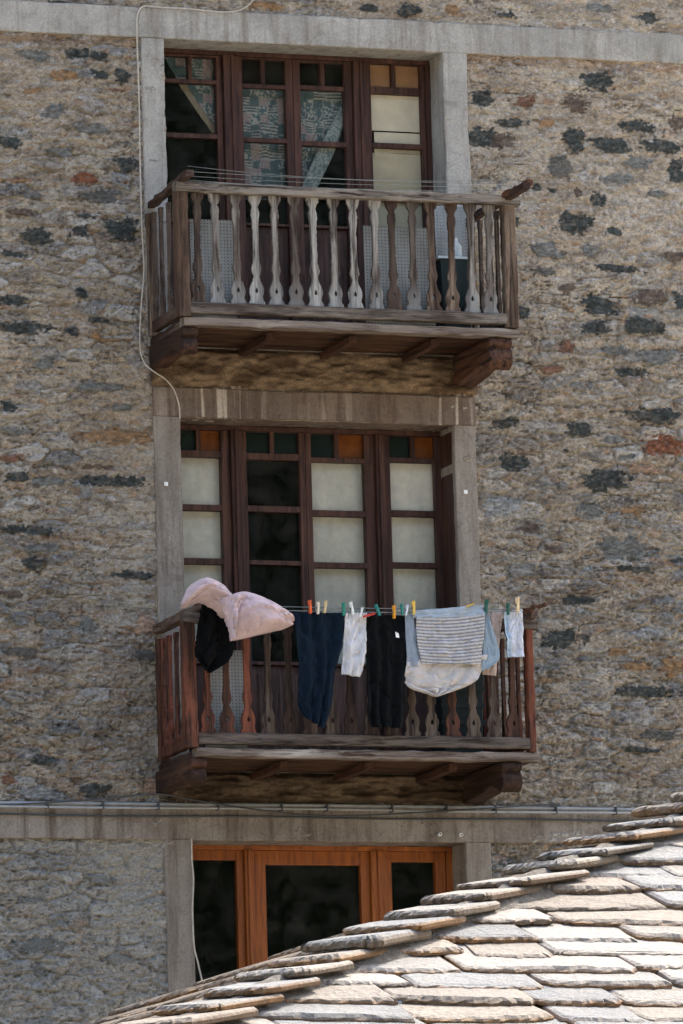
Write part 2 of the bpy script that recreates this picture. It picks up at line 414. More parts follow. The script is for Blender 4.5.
lowd = (1-sst(2.6, 5.6, Z+.5*fbm(X, Z, 2, 71)))[..., None]                # dimmer light low on the wall, painted into its colour
C = C*(1-.5*lowd)+C*np.array([.72,.74,.76])*.5*lowd
rs = sst(.12, .5, fbm(X*2.6, Z*5, 4, 73))[..., None]; C = C*(1-.2*rs)+lin((150,118,88))*.2*rs
cc_ = (crk*.6)[..., None]; C = C*(1-cc_)+lin((88,74,62))*cc_
# rusty run-off course under each balcony and top edges
for (x0, x1, z0, z1, colr, am) in ((-.15, 2.3, 5.71, 6.02, (120,84,52), .8), (-.15, 2.3, 2.77, 3.05, (98,72,52), .8), (-6, 9, 8.15, 8.23, (150,104,60), .5)):
    mk = (sst(x0-.05, x0+.04, X+.03*fbm(X*8, Z*8, 2, 3))*(1-sst(x1-.04, x1+.05, X))*sst(z0-.02, z0+.02, Z)*(1-sst(z1-.02, z1+.02, Z)))*am
    mk = mk*(.65+.35*fbm(X*5, Z*14, 3, 77)); mk = np.clip(mk, 0, 1)[..., None]
    C = C*(1-mk)+lin(colr)*mk*(.85+.5*fbm(X*9, Z*20, 3, 78))[..., None]
# the stones one can tell apart: px x, px y, width, height, tone
ST = '''597 81 33 20 D;576 103 28 15 B;526 102 25 12 R;482 99 24 22 D;512 123 30 8 D;545 122 22 10 O;484 138 34 24 D;503 141 22 18 B;574 139 20 24 D;612 145 40 15 D;637 126 40 14 D;661 146 40 14 D;677 124 16 14 B;560 167 30 23 E;617 179 34 12 G;677 171 16 26 D;638 163 24 12 G;537 187 9 8 D;552 191 9 7 D;578 193 9 9 B;598 200 15 14 D;657 194 26 8 G;576 224 36 24 D;546 250 28 16 G;590 249 20 14 G;620 269 40 10 D;545 271 30 9 E;567 288 20 9 B;652 297 32 18 B;680 299 14 22 D;601 305 40 20 D;522 311 13 12 D;596 328 30 16 D;643 327 42 20 D;676 257 24 10 B;615 232 16 8 D;515 221 9 12 D;585 176 12 14 L
567 347 13 12 R;551 370 27 10 R;631 372 32 12 D;657 357 40 14 G;617 351 30 10 G;657 416 56 18 D;507 423 22 13 D;581 429 28 13 D;665 446 40 21 Q;545 427 28 12 L;613 440 26 8 G;514 462 32 17 D;566 451 6 5 D;607 481 50 24 D;645 469 34 9 P;500 505 38 18 W;529 527 24 12 B;554 549 18 8 B;623 549 52 20 G;590 510 26 16 G;663 527 34 9 L;632 569 50 6 D;677 560 12 5 D;520 572 26 10 L;626 457 20 7 G;632 511 28 8 O
575 601 34 10 D;563 638 44 20 D;638 666 26 9 O;673 666 24 16 O;617 651 22 7 O;647 692 50 14 D;639 717 35 18 L;642 750 44 5 D;658 735 40 10 E;548 667 28 9 G;548 680 24 6 O;639 617 14 10 L;645 634 34 14 W;588 659 18 6 G
73 54 15 10 D;84 54 12 11 D;100 56 18 10 D;100 75 18 12 D;122 76 16 14 D;63 76 28 10 O;30 91 18 8 O;33 55 26 12 G;8 143 22 12 D;61 152 34 10 G;128 165 20 18 D;85 178 24 11 Q;15 180 28 5 O;102 197 36 14 E;25 212 30 8 B;84 216 18 5 D;37 236 34 18 D;79 231 22 15 D;122 228 30 22 D;33 195 16 7 G;13 254 26 6 D;117 90 14 4 R;53 112 24 14 G;91 129 40 10 G
265 5 34 10 O;370 8 24 9 D;410 10 24 12 D;452 10 14 9 O;508 15 28 8 D;600 8 24 9 G;648 18 24 10 D;60 3 30 5 D
13 300 28 12 D;82 294 16 12 D;26 327 46 12 D;98 320 18 6 D;73 331 12 12 D;95 335 9 9 O;113 340 32 3 O;137 333 10 18 L;134 362 16 14 L;26 387 30 11 L;46 364 20 12 G;101 388 56 10 G;8 407 18 13 D;116 436 68 14 O;16 431 36 8 G;13 458 24 9 R;97 467 36 5 B;113 481 70 10 D;18 477 26 12 D;47 481 30 12 G;29 530 60 8 D;137 526 36 8 L;122 407 20 9 G
33 563 22 15 D;43 548 36 8 G;134 575 40 9 D;12 594 26 9 B;21 652 32 8 E;87 625 18 12 G;145 625 22 24 P;43 761 20 11 D;94 790 34 14 D;43 794 50 12 W;8 779 12 10 R;152 786 24 14 P;148 656 26 12 E
39 945 40 16 D;40 972 20 14 D;80 923 18 9 O;100 880 26 8 G;30 900 24 8 E;120 960 30 10 G'''
TN = {'D': (66,71,67), 'E': (98,98,92), 'B': (98,80,68), 'O': (166,126,84), 'R': (134,88,64), 'Q': (140,86,58), 'G': (122,123,116), 'L': (176,168,156), 'P': (192,154,124), 'W': (165,165,160)}
SM = np.zeros(X.shape)
for i, q in enumerate(ST.replace('\n', ';').split(';')):
    px, py, ww, hh, tn = q.split(); px, py, ww, hh = map(float, (px, py, ww, hh))
    p = U(px, py, 0); a = ww/132/2*(1.0+.1*math.sin(i*2.3)); b = hh/132/2*(.95+.12*math.sin(i*1.7))
    i0, i1 = np.searchsorted(gx, [p[0]-a*1.7, p[0]+a*1.7]); j0, j1 = np.searchsorted(gz, [p[2]-b*1.9, p[2]+b*1.9])
    if i1-i0 < 3 or j1-j0 < 3: continue
    xs, zs = X[i0:i1, j0:j1], Z[i0:i1, j0:j1]
    sx = .35*(random.random()-.5)
    dx = np.abs((xs-p[0]))/a; dz = np.abs((zs-p[2]+sx*(xs-p[0])*.4))/b
    d = (dx**2.4+dz**2.2)**.42+.42*fbm(xs*17+i, zs*30, 3, 90+i)+.42*fbm(xs*44, zs*64, 3, 91)+.22*np.maximum(0,dx-.55)*np.sign(fbm(xs*6+i*3, zs*22, 1, 7))+.03
    mk = 1-sst(.9, 1.04, d); SM[i0:i1, j0:j1] = np.maximum(SM[i0:i1, j0:j1], mk); base = lin(TN[tn])
    v = (1+.9*fbm(xs*30, zs*70, 3, 95+i))[..., None]
    mk3 = mk[..., None]*((.97 if tn in 'DQ' else .85)*(1-.3*sst(.1,.5,fbm(xs*40, zs*50, 3, 97+i))))[..., None]
    C[i0:i1, j0:j1] = C[i0:i1, j0:j1]*(1-mk3)+base*v*mk3
    rim = np.exp(-((d-1.0)/.09)**2)
    flat = .003+.012*(random.random()-.4)+.004*fbm(xs*18, zs*40, 2, 99)
    H[i0:i1, j0:j1] = H[i0:i1, j0:j1]*(1-.75*mk)+flat*.75*mk-.006*rim
pit = sst(.22, .5, fbm(X*26, Z*42, 4, 301)+.12*fbm(X*3, Z*3, 2, 302)); H -= .016*pit*(1-.35*mort)*(1-.8*SM)
pit2 = (1-.5*mort)*sst(.3, .5, fbm(X*60, Z*95, 3, 305)); H -= .010*pit2*(1-.7*SM)
spk = sst(.34, .46, fbm(X*34, Z*64, 3, 307))[..., None]*(1-.75*SM[..., None]); C = C*(1-.5*spk)+lin((196,188,176))*.5*spk
dk_ = sst(.22, .42, fbm(X*19, Z*44, 4, 309))[..., None]*(1-.9*SM[..., None]); C = C*(1-.4*dk_)+lin((104,92,80))*.4*dk_
ur = (sst(2.0, 3.4, X)*sst(5.3, 7.0, Z))[..., None]; lft = ((1-sst(2.45, 2.55, Z))*(1-sst(-.2, -.1, X)))[..., None]
C = C*(1-.45*lft)+lin((172,168,156))*.45*lft
C = C*np.array([.875,.945,1.04])*1.32*(1+.2*ur)*(1-.30*SM[..., None])
H = np.clip(H, -.05, .03)
inop = np.zeros((len(gx)-1, len(gz)-1), bool)
mxx = (gx[1:]+gx[:-1])/2; mzz = (gz[1:]+gz[:-1])/2
for (a, b, c_, d) in OP: inop |= ((mxx[:, None] > a) & (mxx[:, None] < b) & (mzz[None] > c_) & (mzz[None] < d))
V = np.stack([X, -H, Z], -1)
me = grid_mesh('wall', V, len(gx), len(gz), C, ~inop)
put('wall', me, M['rubble'], house)
# body of the house behind the front wall
mb = MB()
mb.box(-6, -5.7, .06, 9, GZ, 10.4); mb.box(8.7, 9, .06, 9, GZ, 10.4); mb.box(-5.7, 8.7, 8.7, 9, GZ, 10.4)
mb.build('rear_wall', M['wallr'], house)
mb = MB(); mb.prism_x([(-.55, 10.2), (-.55, 10.42), (4.5, 12.6), (9.6, 10.42), (9.6, 10.2), (4.5, 12.36)], -6.4, 9.4)
mb.build('roof', plain('dark_slate_roofing', L3(100,100,98), .85, .2, 4, .3, .02), house)
# cement frames
def rough_box(b, seed, amp=.0035, ch=.007):
    x0, x1, y0, y1, z0, z1 = b; rr = random.Random(seed); alongx = (x1-x0) > (z1-z0)
    lo, hi = (x0, x1) if alongx else (z0, z1); o0, o1 = (z0, z1) if alongx else (x0, x1)
    n = max(3, int((hi-lo)/.045)); mb = MB(); vs = []; fs = []
    drift = [0.0]*3
    for k in range(n+1):
        t = lo+(hi-lo)*k/n; drift = [v*.8+rr.uniform(-1,1)*amp*.6 for v in drift]
        nick = rr.uniform(.004,.012) if rr.random() < .05 and 0 < k < n else 0
        a = o0+drift[0]+rr.uniform(-1,1)*amp*.4; c = o1+drift[1]-nick; f = y0+drift[2]*.5
        if k in (0, n): a, c = o0, o1
        for o, y in ((a, y1), (a, f+ch), (a+ch, f), (c-ch, f), (c, f+ch), (c, y1)):
            vs.append((t, y, o) if alongx else (o, y, t))
    for k in range(n):
        for q in range(6): fs.append((k*6+q, k*6+(q+1)%6, k*6+6+(q+1)%6, k*6+6+q))
    fs += [tuple(range(6)), tuple(n*6+q for q in range(5,-1,-1))]
    mb.add(vs, fs); return mb
def bandpiece(name, mat, boxes):
    for i, b in enumerate(boxes):
        rough_box(b, int(abs(b[4]*100+b[0]*10))).build(name, mat, house)
Yf, Yb = -.02, .34
bandpiece('cement_band', M['band'], [(-6, 9, Yf, .34, 8.225, 8.446)])
bandpiece('cement_surround', M['band'], [(-.17, 0, Yf+.002, Yb, 6.0, 8.223), (2.1, 2.287, Yf+.002, Yb, 6.0, 8.223)])
bandpiece('cement_surround', M['bandleft'], [(-.146, .053, Yf, Yb, 3.0, 5.501), (2.096, 2.262, Yf, Yb, 3.0, 5.501)])
bandpiece('cement_lintel', M['bandmid'], [(-.146, 2.262, Yf-.002, Yb, 5.503, 5.712)])
bandpiece('cement_band', M['bandlow'], [(-6, 9, Yf, Yb, 2.512, 2.77)])
bandpiece('cement_surround', M['bandleft'], [(-.14, .06, Yf+.002, Yb, -.2, 2.51), (2.09, 2.28, Yf+.002, Yb, -.2, 2.51)])
bandpiece('window_sill', M['bandleft'], [(.06, 2.09, -.06, Yb, .42, .55)])
bandpiece('threshold', M['bandleft'], [(0, 2.1, .003, Yb, 5.9, 6.08)]); bandpiece('threshold', M['bandleft'], [(.053, 2.096, .003, Yb, 2.9, 3.07)])
# masonry slab course that carries each balcony, a rough ledge between the corbels
def ledge(x0, x1, z0, z1, dep, seed):
    xs = np.arange(x0, x1, .012); ts = np.linspace(0, 1, 26); A, T = np.meshgrid(xs, ts, indexing='ij')
    zz = z0+(z1-z0)*T
    prof = np.minimum(1, np.minimum(T, 1-T)*9)
    yy = -(dep*prof*(.75+.45*fbm(A*3, zz*10, 3, seed))+.035*fbm(A*9, zz*34, 4, seed+4)*prof)
    kk = sst(-.3, .35, fbm(A*6, zz*13, 5, seed+9))[..., None]
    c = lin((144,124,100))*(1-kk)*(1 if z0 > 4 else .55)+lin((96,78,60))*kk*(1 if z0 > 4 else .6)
    c = c*(1+.5*fbm(A*20, zz*50, 3, seed+3))[..., None]
    return put('ledge_course', grid_mesh('ledge_course', np.stack([A, yy, zz], -1), len(xs), len(ts), np.clip(c, .01, 1)), M['rubble'], house)
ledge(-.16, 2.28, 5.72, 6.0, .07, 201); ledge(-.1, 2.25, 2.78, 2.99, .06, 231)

# rooms behind the windows
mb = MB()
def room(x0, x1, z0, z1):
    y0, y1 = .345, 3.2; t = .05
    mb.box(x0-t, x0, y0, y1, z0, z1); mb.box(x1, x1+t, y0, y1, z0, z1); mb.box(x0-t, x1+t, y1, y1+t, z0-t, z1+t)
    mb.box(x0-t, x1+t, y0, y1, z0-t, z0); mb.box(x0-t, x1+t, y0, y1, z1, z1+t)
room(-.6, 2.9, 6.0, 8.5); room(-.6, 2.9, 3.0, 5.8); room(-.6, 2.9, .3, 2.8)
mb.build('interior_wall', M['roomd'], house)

# ------------------------------------------------------------------ windows
FY0, FY1 = .27, .335
def pane(parent, x0, x1, z0, z1, mat, name='glass_pane', y=.312):
    mb = MB(); mb.add([(x0,y,z0),(x1,y,z0),(x1,y,z1),(x0,y,z1)], [(0,1,2,3)])
    return mb.build(name, mat, parent)
def bars(parent, name, boxes, mat, bev=.004):
    mb = MB()
    for b in boxes: mb.box(*b)
    return mb.build(name, mat, parent, bevel=bev)
def XR(pairs, py): return [(UX(a, py, .3), UX(b, py, .3)) for a, b in pairs]

def window(kind, opn, sashes, posts, zl, muntin, fills, mats, extra_frame, panelz, base):
    """kind: name; sashes: list (outer x0,x1, glass x0,x1); zl: levels of glass rows top to bottom [(z1,z0),...]"""
    x0, x1, z0, z1 = opn; fz, fx = mats
    fr = MB()
    fr.box(x0, x1, FY0-.01, FY1+.004, z1-.035, z1-.001)
    for a, b in posts: fr.box(a, b, FY0-.035, FY1+.004, z0, z1-.036)
    for b in extra_frame: fr.box(*b)
    for a, b in posts:
        c = (a+b)/2; fr.box(c-.013, c+.013, FY0-.05, FY0-.036, z0, z1-.036)
    win = put(kind, fr.mesh(kind), fz, house, bevel=.004)
    for i, (o0, o1, g0, g1) in enumerate(sashes):
        top = z1-.037; bot = z0+.005
        sb = MB()
        sb.box(o0, g0, FY0, FY1, bot, top); sb.box(g1, o1, FY0, FY1, bot, top)
        prev = top
        for (a, b) in zl[i]:
            sb.box(g0, g1, FY0+.004, FY1-.004, a, prev); prev = b
        if panelz: sb.box(g0, g1, FY0+.004, FY1-.004, base[1], prev); 
        sb.box(g0, g1, FY0+.004, FY1-.004, bot, bot+.05 if panelz else prev)
        if muntin:
            a, b = zl[i][0]; c = muntin[i]
            sb.box(c-.016, c+.016, FY0+.008, FY1-.008, b+.0005, a-.0005)
        sh = put('sash', sb.mesh('sash'), fz, win, bevel=.003)
        if panelz:
            pb = MB(); pb.box(g0+.002, g1-.002, FY0+.03, FY0+.045, bot+.052, base[1]-.001)
            n = len(pb.v); pb.box(g0+.05, g1-.05, FY0+.016, FY0+.029, bot+.12, base[1]-.06)
            put('door_panel', pb.mesh('door_panel'), M['panel'], win, bevel=.006)
        for r, (a, b) in enumerate(zl[i]):
            f = fills[i][r]
            if muntin and r == 0:
                c = muntin[i]; pane(win, g0, c, b, a, f[0]); pane(win, c, g1, b, a, f[1])
            else: pane(win, g0, g1, b, a, f)
    return win
G = M['glass']
# --- upper balcony door
zr = lambda x, ys: [UZ(x, y, .3) for y in ys]
def rows(x, ys):
    z = zr(x, ys); return [(z[i], z[i+1]) for i in range(0, len(z)-1, 2)]
sA, sB, sC, sD = XR([(155,221.5),(240,292),(292.3,351),(367,429)], 110)
gA, gB, gC, gD = XR([(157,216),(241.8,285),(299.5,344),(370,420)], 110)
p1, p2 = XR([(221.7,239.8),(351.2,366.8)], 110)
gA = (.04, gA[1]); sA = (.003, sA[1]); sD = (sD[0], 2.06)
rA = rows(190, [57.4,80,84,134,138.5,188,193,220]); rB = rows(262, [60.5,85,89,138.5,143,192,197,224])
rC = rows(320, [63.4,86.5,91,142,147,195,200,226]); rD = rows(393, [64.5,88,95,144,149,197,202,228])
mu = [UX(189,70,.3), UX(262,70,.3), UX(321.5,75,.3), UX(392.5,75,.3)]
W1 = window('balcony_door', OP[0], [(*sA,*gA),(*sB,*gB),(*sC,*gC),(*sD,*gD)], [p1,p2], [rA,rB,rC,rD], mu,
   [[(G,G),G,G,G],[(G,G),G,G,G],[(G,G),G,G,G],[(G,G),G,G,G]], (M['frame'], M['framex']),
   [(2.061, 2.098, FY0-.02, FY1, 6.08, 8.189)], True, (0, UZ(300, 228, .3)))
# boards fixed inside the right hand leaf
mb = MB(); a, b = rD[0]; mb.box(gD[0]-.01, gD[1]+.01, .322, .330, b-.02, a+.02); mb.build('tan_board', M['plyo'], W1)
mb = MB(); z = zr(393, [92, 130.5, 132, 152.5, 153, 240])
mb.box(gD[0]-.01, gD[1]+.01, .322, .330, z[1], z[0]); mb.box(gD[0]+.035, gD[1]+.01, .324, .332, z[3], z[2]); mb.box(gD[0]-.0, gD[1]+.01, .322, .330, z[5], z[4])
mb.box(gD[0]+.03, gD[0]+.15, .315, .3215, z[4]-.035, z[3]+.03)
mb.build('cream_board', M['ply'], W1)
# --- middle door
sA, sB, sC, sD = XR([(170,229.5),(240,300.8),(301,374),(383.2,442)], 500)
gA, gB, gC, gD = XR([(176,221),(246.5,299),(311,364),(389.6,434.5)], 500)
sB = (sB[0], UX(304.8,500,.3)); sC = (UX(305.2,500,.3), sC[1])
p1, p2 = XR([(229.7,239.8),(374.2,383)], 500)
sA = (.056, sA[1]); gA = (.10, gA[1])
rA = rows(200, [428,451,457.6,505,511,558.6,564.5,611,617,660]); rB = rows(272, [430,454,460.5,506.5,512.6,561,565.5,613,618,662])
rC = rows(338, [433,458.5,463,511,517,563,568.5,616,621,664]); rD = rows(412, [434,458.5,463,511,517,563,568.5,616,621,664])
mu = [UX(197.5,440,.3), UX(271,442,.3), UX(335.5,446,.3), UX(411.5,446,.3)]
W2 = window('balcony_door', OP[1], [(*sA,*gA),(*sB,*gB),(*sC,*gC),(*sD,*gD)], [p1,p2], [rA,rB,rC,rD], mu,
   [[(M['teal'],M['amber']),G,G,G,G],[(M['teal'],M['teal']),G,G,G,G],[(M['teal'],M['amber']),G,G,G,G],[(M['teal'],M['amber']),G,G,G,G]],
   (M['frame'], M['framex']), [(UX(442.3,500,.3), 2.094, .03, FY1, 3.07, 5.466)], True, (0, UZ(300, 666, .3)))
# --- bottom window
sA, sB, sC = XR([(188,243),(252,369),(385,445)], 900); gA, gB, gC = XR([(193,236),(265,360),(391,435)], 900)
p1, p2 = XR([(243.2,251.8),(369.2,384.8)], 900); sA = (.063, sA[1]); gA = (.075, gA[1])
r1 = rows(215, [860.5,1010]); r2 = rows(310, [865.5,1014]); r3 = rows(412, [862.5,1014])
W3 = window('casement_window', OP[2], [(*sA,*gA),(*sB,*gB),(*sC,*gC)], [p1,p2], [r1,r2,r3], None, [[G],[G],[G]],
   (M['orange'], M['orangex']), [(UX(445.3,880,.3), UX(452,880,.3), FY0, FY1, .56, 2.475)], False, None)

# ------------------------------------------------------------------ curtains (hang behind the glass)
def sheet(name, A, B, Y, n=(50, 40), fold=.01, nf=5, seed=1, mat='cloth', colf=None, base=(200,200,200), solid=.005, mid=None, ybase=None, px=True):
    """cloth ruled between edge A (top..bottom left) and edge B (right); photo measurements at depth Y"""
    def res(P, m_):
        P = np.array(P, float); 
        P = np.array(smooth_path(P, 40)) if len(P) > 2 else P
        d = np.r_[0, np.cumsum(np.hypot(*np.diff(P, axis=0).T))]; t = np.linspace(0, d[-1], m_)
        return np.stack([np.interp(t, d, P[:, 0]), np.interp(t, d, P[:, 1])], -1)
    a = res(A, n[0]); b = res(B, n[0]); V = np.zeros((n[0], n[1], 3)); s_ = np.linspace(0, 1, n[1]); v_ = np.linspace(0, 1, n[0])
    Uu, Vv = np.meshgrid(v_, s_, indexing='ij')
    for i in range(n[0]):
        for j in range(n[1]):
            p = a[i]*(1-s_[j])+b[i]*s_[j]; V[i, j] = U(p[0], p[1], Y)
    ph = fbm(Vv*2+seed, Uu*1.5, 2, seed)*2.5
    yo = fold*np.sin(Vv*nf*2*math.pi+ph)*(.35+.65*Uu)+fold*1.3*fbm(Vv*4+seed, Uu*5, 4, seed+2)
    yo += fold*1.1*(1-2.6*np.abs(fbm(Vv*3+Uu*2.3+seed, Uu*3.1-Vv*1.2, 3, seed+5)))**3+fold*.35*(1-3*np.abs(fbm(Vv*6-Uu*3+seed, Uu*7+Vv*2, 3, seed+8)))**3
    if ybase is not None: yo = yo+ybase(Uu, Vv)
    V[..., 1] += yo
    c = np.ones(V.shape)*lin(base) if colf is None else colf(Uu, Vv, V)
    me = grid_mesh(name, V, n[0], n[1], c)
    return put(name, me, M[mat], None, solid=solid)
def patch(U_, V_, P):
    x = (P[..., 0]+.012*fbm(P[..., 0]*9, P[..., 2]*9, 2, 3))/.07; z = (P[..., 2]+.012*fbm(P[..., 0]*9, P[..., 2]*9, 2, 4))/.065; ix = np.floor(x); iz = np.floor(z); h = _hash(ix, iz, 5); h2 = _hash(ix, iz, 8); fx = x-ix; fz = z-iz
    base = np.ones(P.shape)*lin((120,135,130)); teal = lin((44,82,84)); white = lin((205,205,195)); pink = lin((158,98,104)); dk = lin((52,60,64))
    st = (np.sin(fz*2*math.pi*3) > 0)[..., None]; ck = ((np.sin(fx*2*math.pi*4)*np.sin(fz*2*math.pi*3)) > 0)[..., None]
    fl = (vn(P[..., 0]*90, P[..., 2]*90, 3) > .52)[..., None]; bx = ((np.abs(fx-.5) > .3) | (np.abs(fz-.5) > .3))[..., None]
    out = np.where((h < .22)[..., None], np.where(fl, teal, teal*.7), base)
    out = np.where(((h >= .22) & (h < .42))[..., None], np.where(st, white*.8, dk), out)
    out = np.where(((h >= .42) & (h < .6))[..., None], np.where(ck, pink, white*.75), out)
    out = np.where(((h >= .6) & (h < .8))[..., None], np.where(fl, white*.75, teal*1.1), out)
    out = np.where((h >= .8)[..., None], np.where(bx, np.where(fl, dk, white*.6), teal), out)
    return (out*.6+lin((128,142,150))*.36)*1.25
CY = .40
tag(sheet('curtain', [(160,50),(177,78),(198,108),(214,133)], [(223,52),(223,80),(222,110),(221,134)], CY, (90,70), .008, 4, 3, 'curtain', patch), 'patchwork curtain hooked up into a triangle behind the far left glass of the upper door', 'curtain')
tag(sheet('curtain_hem', [(175,78),(193,106),(213,134)], [(183,79),(200,106),(219,132)], CY-.03, (50,8), .004, 1, 5, 'cloth', None, (150,138,118)), 'pale hem strip slanting along the triangular patchwork curtain', 'curtain')
tag(sheet('curtain', [(236,84),(236,130),(236,200)], [(289,86),(289,130),(289,200)], CY, (130,70), .012, 3, 8, 'curtain', patch), 'patchwork curtain hanging straight behind the second glass column of the upper door', 'curtain')
tag(sheet('curtain', [(297,88),(298,130),(299,186)], [(351,90),(342,118),(306,186)], CY, (120,70), .01, 3, 9, 'curtain', patch), 'patchwork curtain pulled aside behind the third glass column of the upper door', 'curtain')
tag(sheet('tie_back', [(341,107),(322,142),(299,192)], [(348,110),(336,148),(314,194)], CY-.05, (60,12), .006, 1, 11, 'cloth',
     lambda a, b, P: np.where((vn(P[...,0]*120, P[...,2]*120, 4) > .55)[..., None], lin((120,140,142)), lin((176,186,186)))), 'pale blue cloth band pulled diagonally across the upper door glass', 'curtain tie')
CU = lambda seed, base=(240,236,224): (lambda a, b, P: np.ones(P.shape)*lin(base)*(.93+.1*fbm(P[...,0]*4, P[...,2]*2, 3, seed))[..., None])
for (a, b, yt, sd_, lab) in ((172, 224, 455, 21, 'white net curtain behind the far left glass column of the middle door'),
                       (307, 368, 461, 22, 'white net curtain with a torn mark behind the third glass column of the middle door'),
                       (385, 438, 461, 23, 'white net curtain behind the far right glass column of the middle door')):
    tag(sheet('curtain', [(a, yt), (a+3, 560), (a+5, 680)], [(b, yt+1), (b+2, 560), (b+5, 680)], .37, (60,30), .004, 5, sd_, 'curtain', CU(sd_)), lab, 'curtain', 'net curtains of the middle door')

# ------------------------------------------------------------------ balconies
BP = [(0,.047),(.045,.043),(.075,.03),(.10,.021),(.14,.028),(.18,.030),(.22,.025),(.27,.022),(.40,.0205),(.55,.022),(.61,.024),(.645,.030),(.68,.034),(.71,.027),(.74,.0215),(.78,.026),(.82,.042),(.86,.051),(.895,.050),(.93,.042),(.95,.044),(.975,.056),(1,.058)]
def baluster_mesh(H_, seed, narrow=1.0, wear=.0022, wide=0):
    rr = random.Random(seed); ts = sorted(set([p[0] for p in BP]+[i/44 for i in range(45)]))
    px_, wy = [p[0] for p in BP], [p[1]*narrow+wide for p in BP]
    hc, hr = .875, .0135/H_; vs = []; th_ = .014
    L_ = []
    for t in ts:
        wL = float(np.interp(t, px_, wy))+rr.uniform(-1,1)*wear; wR = float(np.interp(t, px_, wy))+rr.uniform(-1,1)*wear
        if rr.random() < .05: wR -= rr.uniform(.002,.008)
        hh = .0135*math.sqrt(max(0, 1-((t-hc)/hr)**2)) if abs(t-hc) < hr else 0
        L_.append((t, wL, wR, hh))
    mb = MB(); n = len(L_)
    def row(y, inset):
        return [[(-wL+inset, y, H_*(1-t)), (-max(hh,.0004), y, H_*(1-t)), (max(hh,.0004), y, H_*(1-t)), (wR-inset, y, H_*(1-t))] for t, wL, wR, hh in L_]
    R = [row(-th_, .004), row(-th_+.004, 0), row(th_-.004, 0), row(th_, .004)]
    for r in R:
        for q in r: mb.v += q
    ix = lambda r, i, j: r*n*4+i*4+j
    for i in range(n-1):
        hole = L_[i][3] > 0 or L_[i+1][3] > 0
        for j in (0, 1, 2):
            if j == 1 and hole: continue
            mb.f.append((ix(0,i,j), ix(0,i+1,j), ix(0,i+1,j+1), ix(0,i,j+1)))
            mb.f.append((ix(3,i,j), ix(3,i,j+1), ix(3,i+1,j+1), ix(3,i+1,j)))
        for j in (0, 3):
            for r in (0, 1, 2): mb.f.append((ix(r,i,j), ix(r+1,i,j), ix(r+1,i+1,j), ix(r,i+1,j)))
        if hole:
            for j in (1, 2): mb.f.append((ix(0,i,j), ix(3,i,j), ix(3,i+1,j), ix(0,i+1,j)))
    mb.f.append((ix(0,0,0), ix(0,0,3), ix(1,0,3), ix(2,0,3), ix(3,0,3), ix(3,0,0), ix(2,0,0), ix(1,0,0)))
    e = n-1; mb.f.append((ix(0,e,0), ix(1,e,0), ix(2,e,0), ix(3,e,0), ix(3,e,3), ix(2,e,3), ix(1,e,3), ix(0,e,3)))
    return mb.mesh('baluster')
def corbel(bal, x0, x1, ztop, Y, mat, hh=.23):
    """timber bracket with a carved scroll at its free end"""
    prof = [(-.02, ztop), (Y-.005, ztop), (Y-.02, ztop-.03), (Y-.012, ztop-.06)]
    r_ = hh*.37; cy, cz = Y+.055, ztop-.06-r_
    for k in range(9):
        t = math.radians(85-k*30); prof.append((cy-r_*math.cos(math.radians(60-k*25))*1.0, cz+r_*math.sin(math.radians(60-k*25))))
    prof += [(Y+.25, ztop-hh*.72), (Y+.45, ztop-hh*.88), (-.02, ztop-hh)]
    mb = MB(); mb.prism_x(prof, x0, x1)
    return put('corbel', mb.mesh('corbel'), mat, bal, bevel=.012)
